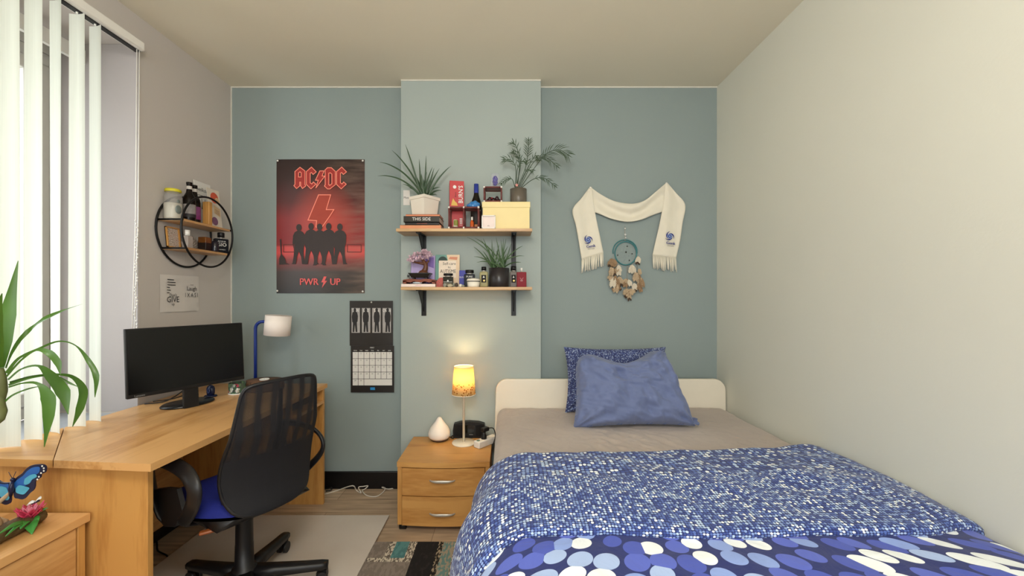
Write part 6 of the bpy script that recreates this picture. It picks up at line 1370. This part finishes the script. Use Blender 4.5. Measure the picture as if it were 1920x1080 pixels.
# ================================================================== butterfly figurine on the drawer cabinet
def figurine():
    y0 = D(1.27)
    def s(x, y, d): return P(x, y, D(d))
    base = Vector((-1.56, D(1.26), CZ)); t = thing('butterfly_figurine', 'painted figurine of a blue butterfly and pink flower on a log', 'figurine', base)
    b = B(); a, e = Vector((-1.535, D(1.13), CZ + .022)), Vector((-1.548, D(1.345), CZ + .022))
    rings = []; n_ = 16
    for k in range(n_ + 1):
        f = k / n_; c = a.lerp(e, f); r_ = .024 * (1 + .15 * nz3((f * 9, 0, 0), 1)) * (1 if 0 < k < n_ else .85)
        rings.append([b.bm.verts.new(Vector((c.x + r_ * 1.25 * cos(g) * (1 + .1 * nz3((f * 6, cos(g), sin(g)), 2)), c.y, max(CZ + .0008, c.z + r_ * sin(g))))) for g in [2 * pi * j / 14 for j in range(14)]])
    b.skin(rings); b.build('log', M('painted_log', '#54442a', .6, var=.45, scale=30, bump=.5, bscale=80), t)
    b = B(); c = Vector((-1.585, D(1.235), CZ))
    for q in ((0, 0, .05, .045), (.02, -.01, .03, .03), (-.03, .01, .035, .035), (.01, .035, .02, .028)):
        vs = b.ball(c + Vector((q[0], q[1], q[3] * .9)), 1, sx=q[2] * .75, sy=q[2] * .6, sz=q[3], u=10, v=7)
        for v in vs: v.co += Vector((.008 * nz3(v.co, 50), .008 * nz3(v.co, 40), .01 * nz3(v.co, 45))); v.co.z = max(v.co.z, CZ + .001)
    b.tube([c + Z1 * .05, c + Vector((.01, .01, .10)), s(22, 922, 1.255)], .006, 8); b.build('rock', M('rock_tan', '#a88a68', .5, var=.35, scale=35), t)
    # butterfly: wings face the room
    bc = s(21, 915, 1.25)
    def w(px_, py_, d=1.25): return s(px_, py_, d)
    m_wb = [M('wing_dark', '#14183a', .3), M('wing_blue', '#1f5aa6', .3, var=.25, scale=40), M('wing_cyan', '#4c9fbd', .3, var=.2, scale=40), m_whiteink]
    def rnd_(pts):
        q = smooth_path([Vector((x, y, 0)) for x, y in list(pts) + [pts[0]]], 4)[:-1]; return [(p.x, p.y) for p in q]
    def wing(pts, lift, mi, dd): return [w(x, y, 1.25 + dd * max(0, (x - 21)) / 60 * (1) + lift) for x, y in rnd_(pts)]
    up = [(24, 905), (30, 896), (41, 888), (48, 880), (58, 873), (72, 871), (82, 872), (86, 877), (84, 886), (77, 889), (75, 896), (66, 902), (65, 912), (62, 919), (54, 926), (44, 936), (34, 935), (26, 931)]
    def scaled(pts, k, cx, cy): return [((x - cx) * k + cx, (y - cy) * k + cy) for x, y in pts]
    b = B(); th_ = Vector((0, .004, 0))
    b.prism(wing(up, 0, 0, .04), th_, 0)
    inn = [(26, 906), (33, 899), (43, 892), (50, 884), (60, 877), (71, 875), (75, 878), (73, 886), (68, 890), (66, 896), (60, 900), (56, 906), (44, 912), (30, 917)]
    b.face(wing(inn, -.0015, 1, .04), 1)
    for p_ in ([(46, 898), (56, 891), (66, 889), (69, 894), (60, 899), (54, 907), (45, 908)], [(29, 916), (36, 910), (47, 912), (55, 915), (50, 922), (44, 927), (36, 926), (30, 923)]): b.face(wing(p_, -.0028, 2, .04), 2)
    for x, y in ((79, 874), (82, 878), (82, 883), (77, 887), (73, 894), (70, 899)): b.ball(w(x, y, 1.25 + .04 * (x - 21) / 60 - .003), .0028, 3, sy=.5, u=8, v=6)
    b.build('wing', m_wb, t)
    lf = [(18, 905), (8, 905), (0, 903), (-20, 890), (-45, 885), (-50, 900), (-30, 915), (-10, 935), (5, 945), (14, 946), (20, 938)]
    def wl(pts, lift): return [w(x, y, 1.25 + .03 * max(0, 21 - x) / 60 + lift) for x, y in rnd_(pts)]
    b = B(); b.prism(wl(lf, 0), th_, 0); b.face(wl([(16, 907), (0, 907), (-20, 896), (-40, 892), (-25, 908), (-5, 925), (8, 938), (16, 932)], -.0015), 1); b.face(wl([(12, 914), (0, 912), (-8, 920), (4, 934), (14, 938), (18, 930)], -.0028), 2); b.build('wing', m_wb, t)
    b = B(); b.tube([w(23, 902, 1.245), w(21, 915, 1.24), w(20, 930, 1.245)], [.004, .0065, .004], 10); b.ball(w(23.5, 899, 1.245), .0055)
    for e_ in ((16, 885), (30, 884)): b.tube([w(23.5, 898, 1.245), w(*e_, 1.24)], .0008, 5)
    b.build('body', m_wb[0], t)
    # flower
    fc = s(57, 968, 1.305); m_pk = M('pink_petal', '#c43a58', .35, var=.25, scale=30)
    b = B()
    for k in range(9):
        a_ = 2 * pi * k / 9; d_ = Vector((cos(a_), sin(a_) * .8, .75)).normalized(); b.leaf([fc - Z1 * .008, fc + d_ * .022, fc + d_ * .046 + Z1 * .004], [.006, .016, .001], fold=-.35)
    for k in range(6):
        a_ = 2 * pi * (k + .5) / 6; d_ = Vector((cos(a_) * .5, sin(a_) * .5, 1)).normalized(); b.leaf([fc, fc + d_ * .02, fc + d_ * .038], [.004, .010, .001], mi=1, fold=-.35)
    b.build('flower', [m_pk, M('pale_pink_petal', '#dd7f95', .35, var=.2)], t, solid=.0015)
    b = B(); m_gl = M('glossy_green', '#3f8a3c', .3, var=.3, scale=25)
    for tx, ty, wd_, td in ((60, 1002, .017, 1.27), (90, 952, .006, 1.33), (38, 992, .011, 1.25), (10, 1006, .006, 1.2), (68, 988, .017, 1.29), (-5, 1003, .007, 1.18)):
        e_ = s(tx, ty, td); a_ = fc - Z1 * .012; b.leaf([a_, a_.lerp(e_, .5) + Z1 * .008, e_], [.003, wd_, .001], fold=.15, ref=Vector((.6, -.7, .5)))
    b.tube([fc - Z1 * .03, fc - Z1 * .008], .004, 8)
    b.build('leaves', m_gl, t, solid=.0015)
    b = B(); m_c = s(66, 941, 1.30)
    for sgn, e_ in ((1, (77, 935)), (-1, (50, 948))):
        b.leaf([m_c, m_c.lerp(s(*e_, 1.30), .6) + Z1 * .004, s(*e_, 1.30)], [.003, .009, .001], fold=.1, ref=Vector((.3, -.4, 1)))
    b.tube([m_c - Vector((.01, 0, .006)), m_c + Vector((.012, 0, .004))], .0028, 8, mi=1); b.build('small_butterfly', [m_white, m_wb[0]], t, solid=.001)
figurine()

# ================================================================== big plant at the window
def window_plant():
    stem0 = Vector((-1.66, D(.98), CZ)); t = thing('window_plant', 'tall potted dracaena with arching leaves at the left edge before the blinds', 'plant', stem0)
    b = B(); b.lathe([(0, 0), (.075, 0), (.08, .006), (.098, .15), (.102, .16), (.094, .16), (.09, .14), (0, .14)], stem0, 32); b.build('pot', M('terracotta', '#9a5a3c', .7, var=.1), t)
    b = B(); b.lathe([(0, .1405), (.088, .1405), (.088, .142), (0, .143)], stem0, 24); b.build('soil', m_soil, t)
    d0 = 1.12; top = P(2, 722, D(d0))
    b = B(); b.tube(smooth_path([stem0 + Z1 * .14, stem0 + Vector((.02, .04, .28)), P(-22, 800, D(1.08)), P(-2, 752, D(d0)), top, P(2, 690, D(d0))], 4), [.012] * 14 + [.013, .013, .012, .011, .010, .008, .005], 10); b.build('trunk', M('green_trunk', '#5d6238', .6, var=.4, scale=30), t)
    m_l = M('dracaena_leaf', '#456c22', .35, var=.4, scale=9)
    L_ = [([(0, 690, 1.12), (8, 640, 1.13), (15, 590, 1.14), (24, 540, 1.15), (34, 489, 1.16)], [.010, .019, .020, .010, .001], None),
          ([(-2, 690, 1.12), (-8, 640, 1.08), (-6, 590, 1.05), (4, 550, 1.03)], [.010, .018, .014, .001], None),
          ([(10, 690, 1.12), (22, 660, 1.14), (45, 628, 1.18), (85, 598, 1.22), (118, 583, 1.26), (155, 570, 1.30)], [.004, .005, .0065, .010, .007, .001], Vector((.3, .5, .8))),
          ([(12, 700, 1.12), (35, 672, 1.16), (70, 655, 1.2), (110, 640, 1.25), (142, 648, 1.28), (165, 675, 1.3), (180, 705, 1.3), (178, 745, 1.3)], [.005, .004, .004, .003, .002, .008, .010, .001], None),
          ([(12, 706, 1.12), (40, 675, 1.13), (68, 656, 1.14), (92, 662, 1.15), (108, 680, 1.16), (113, 702, 1.16)], [.0028, .003, .004, .011, .010, .001], None),
          ([(15, 712, 1.12), (40, 692, 1.14), (72, 686, 1.16), (95, 705, 1.18), (118, 735, 1.2), (128, 777, 1.2)], [.0028, .0028, .004, .016, .020, .001], None),
          ([(18, 718, 1.12), (60, 706, 1.2), (108, 702, 1.27), (138, 708, 1.31), (156, 732, 1.33), (150, 765, 1.33), (136, 800, 1.33)], [.005, .004, .004, .007, .014, .013, .001], None),
          ([(16, 726, 1.12), (45, 718, 1.13), (72, 720, 1.14), (90, 745, 1.15), (91, 780, 1.15), (87, 812, 1.15), (83, 838, 1.15)], [.0028, .0028, .005, .019, .015, .006, .001], None),
          ([(16, 722, 1.12), (60, 708, 1.16), (100, 704, 1.2), (130, 718, 1.22), (146, 725, 1.23)], [.004, .003, .003, .004, .001], None),
          ([(2, 760, 1.12), (22, 742, 1.13), (50, 730, 1.15), (75, 724, 1.16)], [.003, .003, .003, .001], None),
          ([(-5, 700, 1.10), (-30, 680, 1.02), (-60, 700, .95), (-80, 760, .9)], [.006, .012, .016, .001], None), ([(-5, 690, 1.12), (-40, 640, 1.2), (-70, 630, 1.26), (-95, 660, 1.3)], [.006, .012, .014, .001], None)]
    for pts, wd, ref in L_:
        b = B(); b.leaf([P(x, y, D(d)) for x, y, d in pts], [k_ * .78 for k_ in wd], fold=.3, ref=ref or Vector((.75, -.65, .12))); b.build('leaf', m_l, t)
window_plant()
